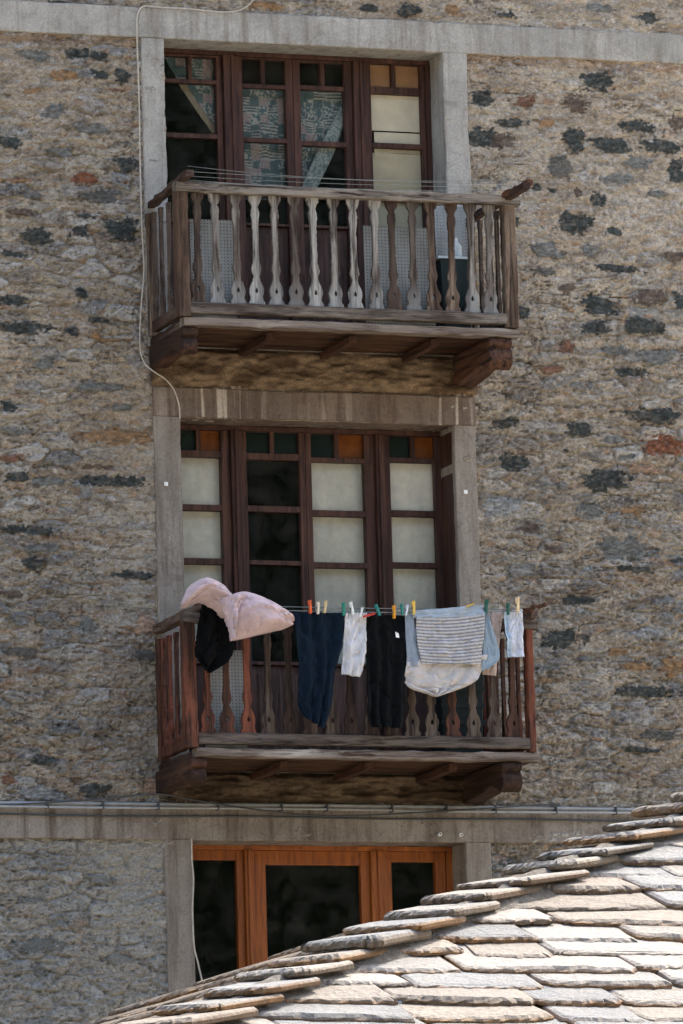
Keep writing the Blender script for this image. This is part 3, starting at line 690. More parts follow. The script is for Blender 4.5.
def balcony(nm, xl, xr, zb, zt, Y, xs, bal_mats, pm, rm, bm_, cors, posts, sideN, seed, armL, armR, sidem, sidepost):
    rr = random.Random(seed)
    # deck boards
    d = MB(); nb = 6
    ed = [Y+.085+(-Y-.085)*i/(nb-1) for i in range(nb)]
    for i in range(nb-1): d.log((xl+.02, (ed[i]+ed[i+1])/2+.002, zb+.03), (xr-.02, (ed[i]+ed[i+1])/2+.002, zb+.03), (ed[i+1]-ed[i])-.008, .045, 16, .002, seed+i)
    bal = put(nm, d.mesh(nm), M['under'], house)
    e = MB(); e.log((xl-.015, Y+.035, zb+.034), (xr+.025, Y+.035, zb+.03), .1, .062, 30, .004, seed+40)
    e.build('edge_board', bm_, bal)
    e = MB(); e.log((xl+.03, Y+.10, zb+.03), (xl+.03, -.01, zb+.03), .075, .058, 12, .004, seed+41); e.build('side_board', M['browny'], bal); e = MB(); e.log((xr-.03, Y+.10, zb+.03), (xr-.03, -.01, zb+.03), .075, .058, 12, .004, seed+42)
    e.build('side_board', M['browny'], bal)
    for q in (.27, .52, .77):
        e = MB(); x = xl+(xr-xl)*q; e.log((x, Y+.13, zb-.032), (x, -.01, zb-.032), .06, .05, 10, .003, seed+50); e.build('joist', M['joist'], bal)
    # rails
    z_r0 = zt-.07
    e = MB(); e.log((posts[0][0]-.0, Y+.0, zt-.036), (posts[1][1]+.03, Y, zt-.036), .085, .07, 34, .0035, seed+2); e.build('handrail', rm, bal)
    e = MB(); e.log((posts[0][1]+.002, Y+.01, zb+.13), (posts[1][0]+.004, Y+.01, zb+.127), .07, .078, 30, .003, seed+3); e.build('bottom_rail', rm, bal)
    zlo, zhi = zb+.167, z_r0-.001
    for i, x in enumerate(xs):
        mt = bal_mats[i]; me = baluster_mesh(zhi-zlo, seed*100+i); me.materials.append(M[mt])
        o = put('baluster', me, None, bal)
        off = rr.uniform(-.006, .006)
        base = Vector(o.location); o.location = base+Vector((x+off, Y+.01+rr.uniform(-.004,.004), zlo)); o.rotation_euler = (0, rr.uniform(-.012,.012), rr.uniform(-.12,.12))
    for (a, b) in posts:
        e = MB(); e.log(((a+b)/2, Y+.012, zb+.066), ((a+b)/2-.004, Y+.012, z_r0-.001), .085, b-a, 16, .0035, seed+int(a*10)+9)
        e.build('corner_post', pm, bal)
    # sides
    for sx, x in ((-1, xl+.012), (1, xr-.045)):
        e = MB(); e.log((x, Y+.06, zb+.13), (x, -.01, zb+.13), .05, .078, 10, .003, seed+5); e.build('side_bottom_rail', sidem[1], bal)
        me = baluster_mesh(zhi-zlo, seed*50+sx, .62)
        me.materials.append(sidem[0])
        for k_ in range(sideN):
            y = Y+.06+(-Y-.06)*(k_+.85)/(sideN+.45)
            o = put('baluster', me, None, bal); base = Vector(o.location)
            o.location = base+Vector((x, y, zlo)); o.rotation_euler = (0, rr.uniform(-.01,.01), math.pi/2+rr.uniform(-.05,.05))
        if sidepost:
            e = MB(); e.log((x, -.05, zb+.066), (x-.003, -.05, zt-.07), .05, .075, 14, .003, seed+7); e.build('wall_post', pm, bal)
    for k_, (p0, p1, w_, h_) in enumerate((armL, armR)):
        e = MB(); e.log(p0, p1, w_, h_, 14, .005, seed+60+k_); e.build('side_handrail', M['browny'], bal)
    for (x0, x1, hh) in cors: corbel(bal, x0, x1, zb-.001, Y+.02, M['corbel'], hh)
    return bal
YU, YL = -.807, -.859
xsU = [UX(x, 260, YU) for x in (197.7,217,237.7,256.8,275,296,315.5,335,354.6,374.6,393.7,412.5,432.5,451,472,490)]
xsL = [UX(x, 700, YL) for x in (207,227,248.5,269,290,310,331,351,371,392,411.5,432,452.7,472.7,493,513)]
mU = ['dark','grey','grey','grey','grey','grey','grey','grey','grey','grey','dark','grey','post','post','grey','grey']
mL = ['redz','redz','redz','dark','dark','dark','dark','dark','dark','dark','dark','dark','redz','dark','dark','redz']
pU = [(UX(174.5,200,YU), UX(187,200,YU)), (UX(502,210,YU), UX(514.5,210,YU))]
pL = [(UX(182.5,640,YL), UX(195,640,YL)), (UX(525,640,YL), UX(536,760,YL))]
armLU = (U(146,206,0)+np.array([.03,-.01,0]), U(190,172,-1.03), .055, .045)
armRU = (np.array([2.25,-.01,6.99]), U(527,186,-1.22), .05, .05)
armLL = (U(157,630,0)+np.array([.0,-.01,0]), U(224,597,-1.1), .075, .065)
armRL = (np.array([2.27,-.01,3.98]), U(534,614,-1.0), .05, .05)
balcony('upper_balcony', -.148, 2.294, 6.0, 7.015, YU, xsU, mU, M['post'], M['greyx'], M['deckx'],
        [(UX(183,345,YU), UX(199,345,YU), .17), (UX(490,350,YU), UX(513,350,YU), .22)], pU, 4, 11, armLU, armRU, (M['dark'], M['browny']), True)
balcony('lower_balcony', -.152, 2.32, 2.985, 3.985, YL, xsL, mL, M['redz'], M['darkx'], M['deckx'],
        [(UX(192,775,YL), UX(208,775,YL), .16), (UX(503,775,YL), UX(523,775,YL), .2)], pL, 5, 23, armLL, armRL, (M['redz'], M['redz']), True)

# perforated screens stand on the deck behind the balusters
def screen(x0, x1, z0, z1, Y, lab):
    s = MB(); nx = 24
    V = np.zeros((nx, 8, 3)); A = np.linspace(x0, x1, nx); B = np.linspace(z0, z1, 8)
    for i in range(nx):
        for j in range(8): V[i, j] = (A[i], Y+.006*math.sin(A[i]*9+B[j]*3), B[j])
    o = put('perforated_screen', grid_mesh('perforated_screen', V, nx, 8), M['screen'])
    return tag(o, lab, 'screen', 'perforated screens behind the balusters')
screen(-.07, UX(236,260,-.72), 6.06, UZ(200,219,-.72), -.72, 'grey perforated sheet behind the left balusters of the upper balcony')
screen(UX(364,260,-.72), UX(434,260,-.72), 6.06, UZ(400,227,-.72), -.72, 'grey perforated sheet behind the balusters right of the middle of the upper balcony')
screen(UX(436,260,-.3), UX(470,260,-.3), 6.06, UZ(450,206,-.3), -.3, 'narrow taller perforated sheet behind the dark bin on the upper balcony')
screen(-.07, UX(246,700,-.78), 3.045, UZ(220,650,-.78), -.78, 'grey perforated sheet behind the left balusters of the lower balcony')
# bin with pale jug
tb = empty('plastic_bin', (UX(453,300,-.6), -.6, 6.056)); tag(tb, 'dark teal plastic bin standing at the right end of the upper balcony', 'bin')
def taper_box(name, mat, parent, cx, cy, z0, z1, a0, b0, a1, b1, bev=.01):
    mb = MB(); mb.add([(cx-a0,cy-b0,z0),(cx+a0,cy-b0,z0),(cx+a0,cy+b0,z0),(cx-a0,cy+b0,z0),(cx-a1,cy-b1,z1),(cx+a1,cy-b1,z1),(cx+a1,cy+b1,z1),(cx-a1,cy+b1,z1)],
        [(0,3,2,1),(4,5,6,7),(0,1,5,4),(1,2,6,5),(2,3,7,6),(3,0,4,7)])
    return put(name, mb.mesh(name), mat, parent, bevel=bev)
zt_ = UZ(453, 262, -.6); cx = UX(453,300,-.6)
taper_box('body', M['binm'], tb, cx, -.6, 6.058, zt_, .10, .09, .125, .11); taper_box('lid', M['jug'], tb, cx-.02, -.6, zt_+.001, zt_+.02, .13, .12, .125, .115, .004)
jg = MB(); prof = [(.0,.035),(.02,.045),(.09,.045),(.12,.02),(.15,.018)]
for i in range(len(prof)-1):
    pass
n_ = 14; vs = [(cx+.03+r_*math.cos(2*math.pi*q/n_), -.6+r_*math.sin(2*math.pi*q/n_), zt_+.022+h_) for h_, r_ in prof for q in range(n_)]
fs = [(i*n_+q, i*n_+(q+1)%n_, (i+1)*n_+(q+1)%n_, (i+1)*n_+q) for i in range(len(prof)-1) for q in range(n_)]+[tuple(range(n_-1,-1,-1)), tuple((len(prof)-1)*n_+q for q in range(n_))]
jg.add(vs, fs); tag(jg.build('plastic_bottle', M['jug'], None, smooth=True), 'pale blue plastic bottle standing on the lid of the dark bin', 'bottle')
cr = empty('plastic_crate', (UX(452,700,-.45), -.45, 3.04)); tag(cr, 'dark green crate standing behind the balusters under the striped shirt', 'crate')
cx2 = UX(455,700,-.45); taper_box('body', M['binm'], cr, cx2, -.45, 3.041, UZ(455,668,-.45), .14, .14, .17, .16)
cg = MB(); 
for q in range(4): cg.box(cx2-.165, cx2+.165, -.617, -.611, UZ(455,668,-.45)-.06-.12*q, UZ(455,668,-.45)-.03-.12*q)
cg.build('rib', M['binm'], cr)

# ------------------------------------------------------------------ cables, conduits, lines
def tube_thing(name, pts, r, mat, lab, cat, n=80, sm=True, group=None):
    mb = MB(); mb.tube(smooth_path(pts, n) if sm else pts, r, 8)
    return tag(mb.build(name, mat, None, smooth=True), lab, cat, group)
P3 = lambda px, py, Y: tuple(U(px, py, Y))
tube_thing('cable', [P3(256,-4,-.05),P3(246,7,-.045),P3(228,12,-.04),P3(190,9,-.035),P3(158,7,-.035),P3(146,6,-.035),P3(140,9,-.035),P3(137,18,-.04),P3(137,40,-.045),P3(139,100,-.045),P3(140,160,-.05),P3(142,230,-.05),P3(144,270,-.05),P3(141,310,-.06),P3(140,345,-.06),P3(144,362,-.07),P3(153,371,-.08),P3(165,379,-.08),P3(174,390,-.07),P3(179,405,-.05),P3(180,419,-.03)], .0056, M['cable'], 'white cable running down the stone wall left of the upper balcony', 'cable', 200)
tube_thing('cable', [P3(191.5,838,-.045),P3(192,860,-.04),P3(193.5,880,-.04),P3(192.5,910,-.04),P3(194,945,-.04),P3(198,963,-.045),P3(203,985,-.05)], .006, M['cable'], 'thin pale cable hanging at the left edge of the orange window', 'cable', 60)
cd_ = empty('conduit_pipe', (0, -.06, 2.77)); tag(cd_, 'pair of grey conduit pipes clipped along the top of the lower cement band', 'pipe')
mb = MB(); zc = UZ(300,805.5,-.06)
mb.tube([(x, -.05, zc+.012*math.sin(x*1.1)*.3) for x in np.linspace(-5.8, 8.8, 60)], .011, 10); mb.build('pipe', M['pipe'], cd_, smooth=True)
mb = MB(); mb.tube([(x, -.075, zc-.029+.003*math.sin(x*2)) for x in np.linspace(-5.8, 8.8, 60)], .008, 10); mb.build('pipe', M['pipe'], cd_, smooth=True)
for x in np.arange(-5.2, 8.8, .42):
    mb = MB(); x += random.uniform(-.06,.06); mb.box(x-.006, x+.006, -.086, -.012, zc-.040, zc+.014); mb.build('pipe_clip', M['dcable'], cd_, bevel=.003)
tube_thing('cable', [(x, -.035, UZ(300,817.5,-.035)+.004*math.sin(x*3.1)) for x in np.linspace(-5.8, 8.8, 40)], .007, M['dcable'], 'dark cable stapled along the face of the lower cement band', 'cable', 40, False)
tube_thing('cable', [P3(-20,806,-.07),P3(60,802,-.08),P3(120,797,-.09),P3(158,794,-.12),P3(200,801,-.12),P3(260,810,-.1),P3(330,816,-.1),P3(430,812,-.1),P3(520,806,-.08),P3(560,804,-.06)], .006, M['dcable'], 'loose dark cable sagging below the lower balcony', 'cable', 80)
for x, y, lab in ((166,484,'left'),(465.5,492,'right')):
    p = U(x, y, -.026); mb = MB(); mb.box(p[0]-.014, p[0]+.014, -.032, -.0225, p[2]-.014, p[2]+.014)
    tag(mb.build('wall_tag', M['white'], None, bevel=.002), 'tiny white square tag on the cement frame %s of the middle door' % lab, 'tag')
for x, y, lab in ((439.5,834.5,'left'),(460.5,835,'right')):
    p = U(x, y, -.03)
    t = empty('insulator', (p[0], -.03, p[2])); tag(t, 'small white insulator on the lower band, the %s one of two above the orange window' % lab, 'insulator')
    mb = MB(); mb.tube([(p[0], -.022, p[2]), (p[0], -.05, p[2])], .013, 12); mb.build('body', M['white'], t); mb = MB(); mb.tube([(p[0], -.05, p[2]), (p[0], -.058, p[2])], .006, 8); mb.build('screw', M['dcable'], t)

def wire(p0, p1, sag, r=.0015, n=24):
    p0 = np.array(p0); p1 = np.array(p1)
    mb = MB(); mb.tube([p0+(p1-p0)*t-np.array([0,0,1])*sag*4*t*(1-t) for t in np.linspace(0, 1, n)], r, 6); return mb
for i, (y0, y1, Y, sag, wh) in enumerate(((171.5,184,-1.0,.015,'topmost, strung farthest out'),(176,187,-.95,.02,'second from the top'),(180,190,-.9,.03,'third from the top'),(166,179,-.98,.05,'slack one sagging across the glass'))):
    mb = wire(U(188,y0,Y), U(518,y1,Y), sag)
    tag(mb.build('clothesline', M['wire'], None, smooth=True), 'bare clothesline over the upper balcony rail, %s' % wh, 'clothesline', 'clotheslines of the upper balcony')
YC = -1.0
LP0, LP1 = U(222,608,YC), U(527,611,YC)
def line_z(px): return 611.5 if px > 300 else 610
mb = wire(LP0, LP1, .02, .003); tag(mb.build('clothesline', M['wire'], None, smooth=True), 'front clothesline carrying the washing on the lower balcony', 'clothesline')
mb = wire(U(222,605,-.93), U(530,609,-.93), .01, .003); tag(mb.build('clothesline', M['wire'], None, smooth=True), 'rear empty clothesline just behind the washing on the lower balcony', 'clothesline')
# broken ends of wood
mb = MB(); mb.log(P3(505,196,-.86), P3(530,183,-1.2), .045, .04, 8, .008, 5); tag(mb.build('broken_stake', M['rust'], None), 'rusty brown stake poking out from the right end of the upper handrail', 'stake')
mb = MB(); mb.log(P3(519,612,-.95), P3(532,609,-1.05), .03, .03, 6, .01, 6); mb.log(P3(531,609,-1.05), P3(546,603,-1.15), .024, .024, 6, .01, 8); tag(mb.build('broken_stake', M['rust'], None), 'knobbly brown twig poking out from the right end of the lower clothesline', 'stake')

# ------------------------------------------------------------------ washing
cl = lambda n, l, c, *a, **k_: tag(sheet(n, *a, **k_), l, c, None)
cl('trousers', 'navy blue trousers pegged left of the small white top', 'trousers', [(293.5,612),(296,640),(299.5,672),(298,702),(306,717)], [(343.5,613),(343,640),(336,672),(331,708),(324,729)], YC, (70,50), .016, 3, 41, base=(10,26,40))
cl('small_top', 'small white top hanging between the navy and the black trousers', 'top', [(345,613),(344,640),(343,658),(342,674)], [(366,613),(366,640),(364.5,662),(360,677)], YC, (50,36), .014, 2, 43, base=(205,206,208))
cl('trousers', 'black trousers pegged between the small white top and the striped shirt', 'trousers', [(366,614),(367,650),(367,713),(371,727)], [(406,616),(407,650),(405,713),(403,728)], YC, (70,50), .016, 3, 47, base=(7,11,13))
mb = MB(); p = U(397,635,-1.035); mb.add([(p[0]-.012,p[1],p[2]+.022),(p[0]+.012,p[1],p[2]+.012),(p[0]+.016,p[1],p[2]-.02),(p[0]-.008,p[1],p[2]-.016)], [(0,1,2,3)])
o = mb.build('care_label', M['white'], None, solid=.002); tag(o, 'small white label sewn on the black trousers', 'label')
def stripes(a, b, P):
    s = a*15+.9*np.sin(b*math.pi)*(-.8); t = (np.sin(s*2*math.pi) > .1)[..., None]
    c = np.where(t, lin((128,131,136)), lin((186,184,182)))
    c = np.where((a < .06)[..., None], lin((158,174,188)), c); return c
sh = empty('striped_shirt', U(450,612,YC)); tag(sh, 'grey and white striped shirt with light blue sleeves pegged upside down', 'shirt')
def cpart(name, *a, **k_):
    o = sheet(name, *a, **k_); o.parent = sh; o.location = -Vector(sh.location); return o
cpart('striped_body', [(416,616),(417,640),(422,664)], [(485,612),(484,635),(481,664)], YC-.03, (120,60), .008, 2, 51, colf=stripes)
cpart('hem', [(412,611),(413,618)], [(483,605),(485,613)], YC-.03, (10,40), .006, 4, 52, base=(158,172,184))
cpart('sleeve', [(405,615),(406,640),(408,668)], [(413,614),(417,640),(422,664)], YC-.01, (50,14), .006, 1, 53, base=(142,154,166))
cpart('sleeve', [(486,613),(484,640),(482,671)], [(488,613),(499.5,655),(489,668)], YC-.02, (50,20), .006, 1, 54, base=(142,160,172))
cpart('lower_back', [(408,655),(405,678),(411,688),(424,692),(436,696)], [(487,655),(482,672),(474,682),(462,688),(437,696.5)], YC-.008, (50,70), .014, 4, 55, base=(192,188,184))
cl('cloth_strip', 'beige cloth hanging behind the right sleeve of the striped shirt', 'cloth', [(492,612),(488,640),(483,674)], [(503,612),(500,640),(496,676)], YC+.05, (40,16), .01, 1, 56, base=(186,168,158))
cl('tank_top', 'pale blue white tank top, rightmost piece on the line', 'top', [(504,612),(505,630),(508,657)], [(522,609),(522.5,630),(524,657)], YC, (50,30), .014, 2, 61,
   colf=lambda a, b, P: np.ones(P.shape)*lin((208,212,220))*(1-.0*a)[..., None]*np.where((b < .25)[..., None], lin((184,204,218))/lin((208,212,220)), 1))
cl('black_shirt', 'crumpled black shirt hanging over the left corner of the lower balcony', 'shirt', [(203,600),(199,620),(196,640),(195,655),(206,670)], [(224,598),(228,620),(233,645),(228,661),(210,673)], -1.04, (50,40), .02, 2, 63, base=(6,8,10))
# pink sheet blown over the arm: two ballooning lobes and a twisted knot
pk = empty('bed_sheet', U(230,605,-1.1)); tag(pk, 'pale pink sheet ballooning over the left end of the lower clothesline', 'sheet')
pc = lambda a, b, P: np.ones(P.shape)*lin((196,176,178))*(1+.08*fbm(a*5, b*5, 3, 3))[..., None]
def ppart(name, *a, **k_):
    o = sheet(name, *a, **k_); o.parent = pk; o.location = -Vector(pk.location); return o
ppart('flap', [(182,603),(190,587),(205,578),(221,583),(233,594),(247,606)], [(184,607),(192,605),(202,601),(211,605),(219,611),(229,622)], -1.12, (60,40), .022, 2, 71, colf=pc, ybase=lambda a, b: -.16*np.sin(b*math.pi)*np.sin(a*math.pi)**.5+.1*b)
ppart('pouch', [(226,604),(232,595),(247,592),(268,600),(286,611),(293,620)], [(230,641),(241,639),(255,636),(270,632),(283,629),(292,625)], -1.1, (70,50), .016, 2, 73, colf=pc, ybase=lambda a, b: -.2*np.sin(np.clip(b,0,1)*math.pi)**.7*np.sin(a*math.pi)**.5)
ppart('twist', [(219,598),(224,612),(227,626),(230,641)], [(247,594),(240,606),(236,618),(233,638)], -1.2, (40,30), .022, 2, 75, colf=pc, ybase=lambda a, b: -.08*np.sin(b*math.pi))

# clothes pegs
def peg_mesh():
    mb = MB()
    for s_ in (-1, 1):
        y = s_*.006
        mb.add([(-.006,y-.004,-.03),(.006,y-.004,-.03),(.006,y+.004,-.03),(-.006,y+.004,-.03),
                (-.006,y-.005,.0),(.006,y-.005,.0),(.006,y+.005,.0),(-.006,y+.005,.0),
                (-.0055,y-.004+s_*.007,.042),(.0055,y-.004+s_*.007,.042),(.0055,y+.004+s_*.007,.042),(-.0055,y+.004+s_*.007,.042)],
               [(0,3,2,1),(8,9,10,11)]+[(i,(i+1)%4,(i+1)%4+4,i+4) for i in range(4)]+[(i+4,(i+1)%4+4,(i+1)%4+8,i+8) for i in range(4)])
    return mb.mesh('prongs')
pegme = peg_mesh(); spr = MB(); spr.tube([(-.0085,0,.004),(.0085,0,.004)], .0075, 10); sprm = spr.mesh('spring'); sprm.materials.append(M['wire'])
pegcol = {}
for px_, py_, c_, tilt, sc_, lab in ((310,608,(226,96,44),-.05,1.1,'orange peg at the left of the navy trousers'),(318,609,(225,215,195),.03,1.0,'cream peg second from the left on the navy trousers'),(325,608,(214,190,140),.14,1.0,'bare wooden peg third from the left on the navy trousers'),
      (343.5,610,(30,130,110),.0,1.1,'green peg between the navy trousers and the white top'),(352,609.5,(228,232,226),-.2,1.1,'white peg on the small white top'),(361,613,(225,228,225),.3,.8,'short white peg right of the middle of the small white top'),
      (368,615.5,(196,52,44),1.3,1.0,'red peg lying sideways beside the small white top'),(378,611,(34,128,122),-.35,1.0,'teal peg tilted at the left of the black trousers'),(394,613,(220,150,40),.0,1.1,'amber peg on the black trousers'),
      (402,610,(40,130,120),-.1,.9,'teal peg at the right of the black trousers'),(406.5,611,(215,222,228),.2,.9,'white peg beside the left sleeve of the striped shirt'),(413.5,609,(222,186,84),.0,1.15,'yellow peg on the left corner of the striped shirt'),
      (469,605.5,(206,170,76),1.2,.8,'yellow peg lying behind the hem of the striped shirt'),(486,607.5,(26,92,78),.12,1.15,'dark green peg on the right corner of the striped shirt'),(508,610,(26,92,78),.0,1.0,'dark green peg on the left of the tank top'),(517.5,606,(232,206,160),.0,1.25,'pale wooden peg standing tall on the tank top')):
    key = c_
    if key not in pegcol: pegcol[key] = plain('peg_colour', L3(*c_), .5, .4)
    p = U(px_, py_, YC-.03); t = empty('clothes_peg', p); t.rotation_euler = (0, tilt, 0); t.scale = (sc_*1.15,)*3
    tag(t, lab, 'clothes peg', 'pegs on the lower clothesline')
    a = bpy.data.objects.new('prongs', pegme.copy()); a.data.materials.append(pegcol[key]); COL.objects.link(a); a.parent = t
    b = bpy.data.objects.new('spring', sprm); COL.objects.link(b); b.parent = t

# ------------------------------------------------------------------ slate roofed house in front
TH = math.radians(22.5); PHI = math.radians(2); TT = math.tan(TH)
EV = np.array([math.cos(PHI), math.sin(PHI), 0]); NV_ = np.array([-math.sin(PHI), math.cos(PHI), 0]); P0 = U(341, 981, -16.0)
def proj(p):
    d = np.array(p)-CAM; q = d@FW; return np.array([341.5+FPX*(d@RT)/q, 512-FPX*(d@UP)/q])
b_lo, b_hi = .3, 1.2
for _ in range(40):
    bb = (b_lo+b_hi)/2; a1 = proj(P0); a2 = proj(P0+EV+NV_*bb+np.array([0,0,bb*TT])); sl_ = -(a2-a1)[1]/(a2-a1)[0]
    if sl_ < .418: b_lo = bb
    else: b_hi = bb
HB = bb
def RP(s, w_, h=0): return P0+EV*s+NV_*w_+np.array([0,0,h])      # s along eaves, w inwards
W0, SR, S1 = -2.2, 4.3, 10.0; WR = SR*HB                             # eave line, ridge start, right end
sh2 = empty('slate_house', tuple(RP(3, 1, 0)*np.array([1,1,0])+np.array([0,0,GZ])))
tag(sh2, 'low house with a sunlit hipped roof of thick rough stone slates', 'house')
zf = lambda s, w_: w_*TT
zl_ = lambda s, w_: s*HB*TT
k = N('sunlit_stone_slate', .85, .25)
at = k.n('ShaderNodeVertexColor', layer_name='col')
a = k.noise(k.map((1,1,1)), 5, 6, .7); b = k.noise(k.map((1,1,1)), 45, 5, .7); c3 = k.noise(k.map((1,1,1)), 14, 5, .65, .6)
c = k.mix(1.0, at.outputs[0], k.ramp(b, [(.3, BW(.6)), (.7, BW(1.25))]), 'MULTIPLY')
c = k.mix(k.ramp(a, [(.5, BW(0)), (.72, BW(.5))]), c, L3(138,132,122))
c = k.mix(k.ramp(c3, [(.60, BW(0)), (.70, BW(.75))]), c, L3(112,100,86))
k.col(c); k.bump(k.math('ADD', c3, k.math('MULTIPLY', b, .6)), .02, .8); M['slate'] = k.m
k = N('lime_mortar', .95, .1); a = k.noise(k.map((1,1,1)), 22, 6, .75); k.col(k.ramp(a, [(.35, L3(96,92,86)), (.65, L3(142,138,130))])); k.bump(a, .04, 1); M['mortar'] = k.m

def slate(mb, O, ax, ay, w_, l_, th_, rr, rag=.5, tone=None, tilt=0.0, lcut=0.0):
    """one split-stone slate. O = middle of its lower edge (underside), ax = along course, ay = up the slope"""
    ax = Vector(ax).normalized(); ay = Vector(ay).normalized(); az = ax.cross(ay).normalized()
    if tilt: R_ = Matrix.Rotation(tilt, 3, ax); ay = R_ @ ay; az = R_ @ az
    yaw = rr.uniform(-.09,.09); R_ = Matrix.Rotation(yaw, 3, az); ax = R_ @ ax; ay = R_ @ ay
    pts = []
    cl_, cr_ = rr.uniform(.02,.14)*w_, rr.uniform(.02,.14)*w_; dl, dr = rr.uniform(.02,.09), rr.uniform(.02,.09)
    bow = rr.uniform(-.015,.02)
    key = [(-w_/2+lcut, l_), (-w_/2+lcut*dl/l_, dl), (-w_/2+cl_, rr.uniform(0,.02)), (0, -bow), (w_/2-cr_, rr.uniform(0,.02)), (w_/2, dr), (w_/2, l_)]
    for i in range(len(key)-1):
        (x0, y0), (x1, y1) = key[i], key[i+1]; n = 2 if i in (0, 5) else (4 if i in (1, 4) else 9)
        for q in range(n):
            t = q/n; pts.append((x0+(x1-x0)*t+rr.uniform(-1,1)*.008, y0+(y1-y0)*t+rr.uniform(-1,1)*.009))
    pts.append(key[-1]); n = len(pts)
    tn = tone or rr.choice([(164,160,152),(170,165,157),(154,152,147),(162,154,143),(146,147,146),(174,169,161),(138,140,140),(158,149,137)])
    top = lin(tn)*np.array([.72,.73,.74])*rr.uniform(.85,1.05); side = .8*lin(rr.choice([(146,116,86),(126,106,86),(156,122,86),(112,100,86),(134,120,102)])); chip = top*.75+side*.25
    vs = []; cs = []; O = Vector(O)
    ph = rr.uniform(0, 9)
    for ring, (ins, hz) in enumerate(((.014, 0), (0, .18), (-.003, .55), (.004, .8), (.022, 1.0))):
        for i, (x, y) in enumerate(pts):
            j = rr.uniform(-1,1)*.006*rag*(1 if ring < 4 else .5); sgx = -1 if x > 0 else 1
            nick = (.012*max(0, math.sin(i*1.7+ph)*math.sin(i*.61+ph*2)))*(ring >= 3)
            xx = x+sgx*min(ins, abs(x))*(abs(x) > w_*.3); yy = y+(ins+nick)*(y < l_*.6)+j
            vs.append(O+ax*xx+ay*yy+az*(th_*hz+(rr.uniform(-1,1)*.003 if ring < 4 else .004*math.sin(x*7+ph)+.003*math.sin(y*11+ph))))
            cs.append(tuple((side if ring < 2 else (side*.9 if ring == 2 else (chip if ring == 3 else top)))*rr.uniform(.9,1.1)))
    fs = []
    for r_ in range(4):
        for i in range(n): fs.append((r_*n+i, r_*n+(i+1)%n, (r_+1)*n+(i+1)%n, (r_+1)*n+i))
    fs.append(tuple(range(n-1,-1,-1))); fs.append(tuple(4*n+i for i in range(n)))
    mb.add(vs, fs, cs)
def face_courses(mb, side, rr):
    dw = .24
    if side == 'front':
        k_ = 0; w_ = W0
        while w_ < WR-.05:
            s0 = w_/HB+.05; s_ = s0+rr.uniform(-.06,.05); up = NV_+np.array([0,0,TT])
            while s_ < S1:
                wd = rr.choice([rr.uniform(.4,.62), rr.uniform(.6,.95)]); th_ = rr.uniform(.028,.048); c_ = s_+wd/2
                ww = w_+rr.uniform(-.03,.03)
                if c_-wd*.5 > ww/HB-.2:
                    O = RP(c_, ww, zf(0, ww)+.048+rr.uniform(0,.014))
                    l_ = min(.52, (WR-ww)*1.15+.1); lc = max(0.0, (ww+l_*.92)/HB+.02-s_)
                    if lc > wd-.1: l_ = max(.14, (HB*(s_+wd-.12)-ww)/.92); lc = min(wd-.1, max(0.0, (ww+l_*.92)/HB+.02-s_))
                    slate(mb, O, EV, up, wd-.012, l_, th_, rr, .9, tilt=-.09+rr.uniform(-.02,.02), lcut=lc)
                s_ += wd
            w_ += dw*rr.uniform(.93,1.07); k_ += 1
    if side == 'left':
        s_ = W0/HB
        while s_ < SR-.1:
            w_ = (s_+.4)*HB+.02; up = EV+np.array([0,0,HB*TT]); wend = 2*WR-s_*HB
            while w_ < wend:
                wd = rr.uniform(.4,.9); 
                O = RP(s_, w_+wd/2, zl_(s_, 0)+.012+rr.uniform(0,.008))
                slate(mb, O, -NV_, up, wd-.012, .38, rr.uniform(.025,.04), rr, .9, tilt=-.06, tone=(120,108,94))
                w_ += wd
            s_ += .38
rr = random.Random(5)
mb = MB(); face_courses(mb, 'front', rr); face_courses(mb, 'left', rr)
mb.build('slate_covering', M['slate'], sh2)
# roof planes under the slates
mb = MB(); z0 = W0*TT; s0 = W0/HB; we = 2*WR-W0
A_ = RP(s0, W0, z0); B_ = RP(S1, W0, z0); C_ = RP(S1, WR, WR*TT); D_ = RP(SR, WR, WR*TT); E_ = RP(s0, we, z0); F_ = RP(S1, we, z0)
dn = np.array([0,0,-.12])
mb.add([A_,B_,C_,D_,E_,F_, A_+dn,B_+dn,C_+dn,D_+dn,E_+dn,F_+dn], [(0,1,2,3),(0,3,4),(3,2,5,4),(6,9,8,7),(6,10,9),(9,10,11,8),(0,6,7,1),(4,10,6,0),(1,7,8,2),(2,8,11,5),(5,11,10,4)])
mb.build('roof_deck', M['mortar'], sh2)
mb = MB(); q0 = RP(s0+.5, W0+.45, 0); 
wl = [RP(s0+.5, W0+.45), RP(S1-.3, W0+.45), RP(S1-.3, we-.45), RP(s0+.5, we-.45)]
for i in range(4):
    a, b = wl[i].copy(), wl[(i+1)%4].copy(); a[2] = b[2] = 0; zt2 = P0[2]+z0+.02
    mb.add([(a[0],a[1],GZ),(b[0],b[1],GZ),(b[0],b[1],zt2),(a[0],a[1],zt2)], [(0,1,2,3)])
mb.build('wall', M['wallr'], sh2, solid=.25)
mb = MB(); g0, g1 = RP(S1-.35, W0+.45, z0), RP(S1-.35, we-.45, z0); mb.add([g0, g1, RP(S1-.35, WR, WR*TT-.1)], [(0,1,2)]); mb.build('gable', M['wallr'], sh2, solid=.2)
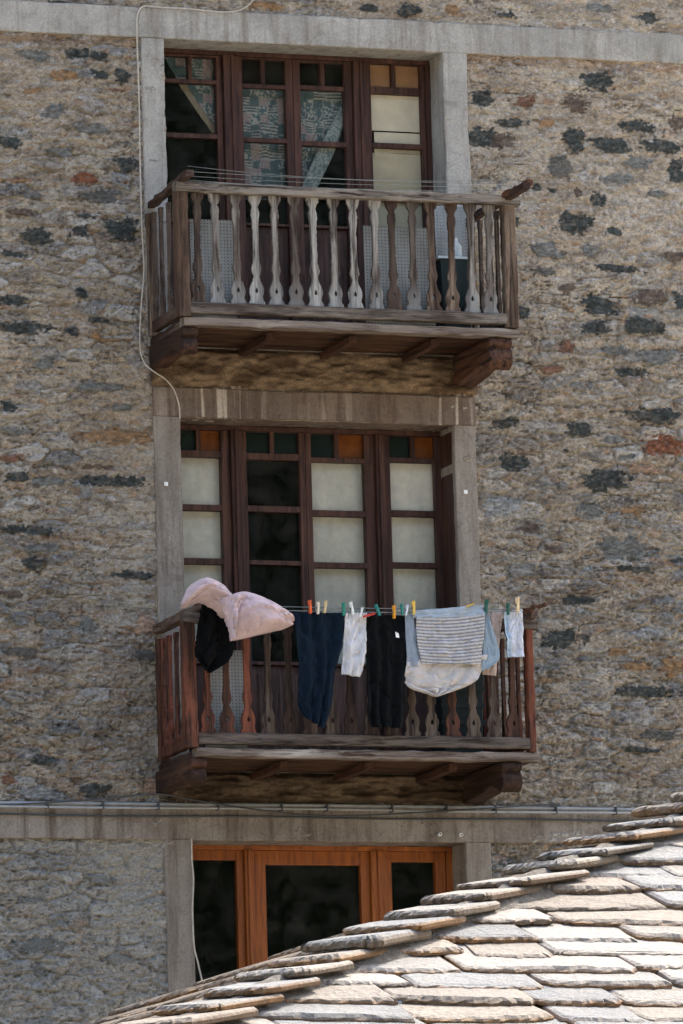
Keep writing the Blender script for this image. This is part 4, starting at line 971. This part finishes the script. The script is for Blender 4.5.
# door and shutters on its street side
for s_, (a, b, z1_, z2_) in zip((1.5, 4.0), ((.9, 1, GZ, GZ+2.1), (.9, 1, GZ+1.1, GZ+2.2))):
    mb = MB(); c0 = RP(s_, W0+.29); c1 = RP(s_+1, W0+.29); mb.beam((c0[0],c0[1],(z1_+z2_)/2), (c1[0],c1[1],(z1_+z2_)/2), .06, z2_-z1_); mb.build('door' if s_ == 1.5 else 'shutter', M['frame'], sh2, bevel=.01)
# mortar fillet and capping slates along the hip and ridge
HD = EV+NV_*HB+np.array([0,0,HB*TT]); hlen = math.hypot(1, HB); HDn = HD/np.linalg.norm(HD)
perp = np.cross(HDn, [0,0,1]); perp /= np.linalg.norm(perp)      # points to the front/right side
n1 = 260; n2 = 12; V = np.zeros((n1, n2, 3)); ss = np.linspace(s0, SR+.1, n1)
for i, s_ in enumerate(ss):
    c0 = P0+HD*s_
    for j in range(n2):
        t = j/(n2-1)*2-1; off = .19*t
        base = c0+perp*off
        rel = base-P0; sE = rel@EV; wE = rel@NV_; zroof = P0[2]+min(wE*TT, sE*HB*TT)
        lump = float(fbm(np.array(s_*6), np.array(t*2.5), 4, 301))
        base[2] = zroof+.0+.14*(1-abs(t)**1.6)+.03*lump*(1-abs(t)**6)
        V[i, j] = base
put('mortar_fillet', grid_mesh('mortar_fillet', V, n1, n2), M['mortar'], sh2)
mb = MB(); rr = random.Random(17); s_ = s0-.1; L0 = .0
while s_ < SR+.1:
    ln = rr.uniform(.62,.8); step = rr.uniform(.33,.42); c0 = P0+HD*s_+np.array([0,0,.14+rr.uniform(-.01,.012)])-perp*.0
    # caps are laid nearly level across the hip, lower end facing down the hip, skewed to the front
    ayv = HDn.copy(); ayv[2] *= .55
    slate(mb, c0+perp*rr.uniform(-.08,-.02)+np.array([0,0,-.015]), perp, ayv, rr.uniform(.36,.44), ln*.74, rr.uniform(.035,.055), rr, 1.3, tilt=0)
    s_ += step/np.linalg.norm(HD)*1.0
s_ = SR
while s_ < S1:
    c0 = RP(s_, WR, WR*TT+.12); slate(mb, c0, -NV_, EV+np.array([0,0,.05]), .5, .6, .045, rr, 1.2); s_ += .45
mb.build('hip_capping', M['slate'], sh2)
# zinc snow hooks low on the slope
for px_, py_ in ((384,1016),(583,1013)):
    best = None
    d = FW*FPX+RT*(px_-341.5)+UP*(512-py_)
    # meet the slope plane
    nrm = np.cross(EV, NV_+np.array([0,0,TT])); t = ((P0-CAM)@nrm)/(d@nrm); p = CAM+d*t+np.array([0,0,.05])
    hk = MB(); hk.beam(p-EV*.085, p+EV*.085, .012, .035); hk.beam(p-EV*.06+np.array([0,0,-.012]), p+NV_*.2-EV*.06+np.array([0,0,.05]), .02, .006); hk.beam(p+EV*.06+np.array([0,0,-.012]), p+NV_*.2+EV*.06+np.array([0,0,.05]), .02, .006)
    hk.build('snow_guard', M['zinc'], sh2)
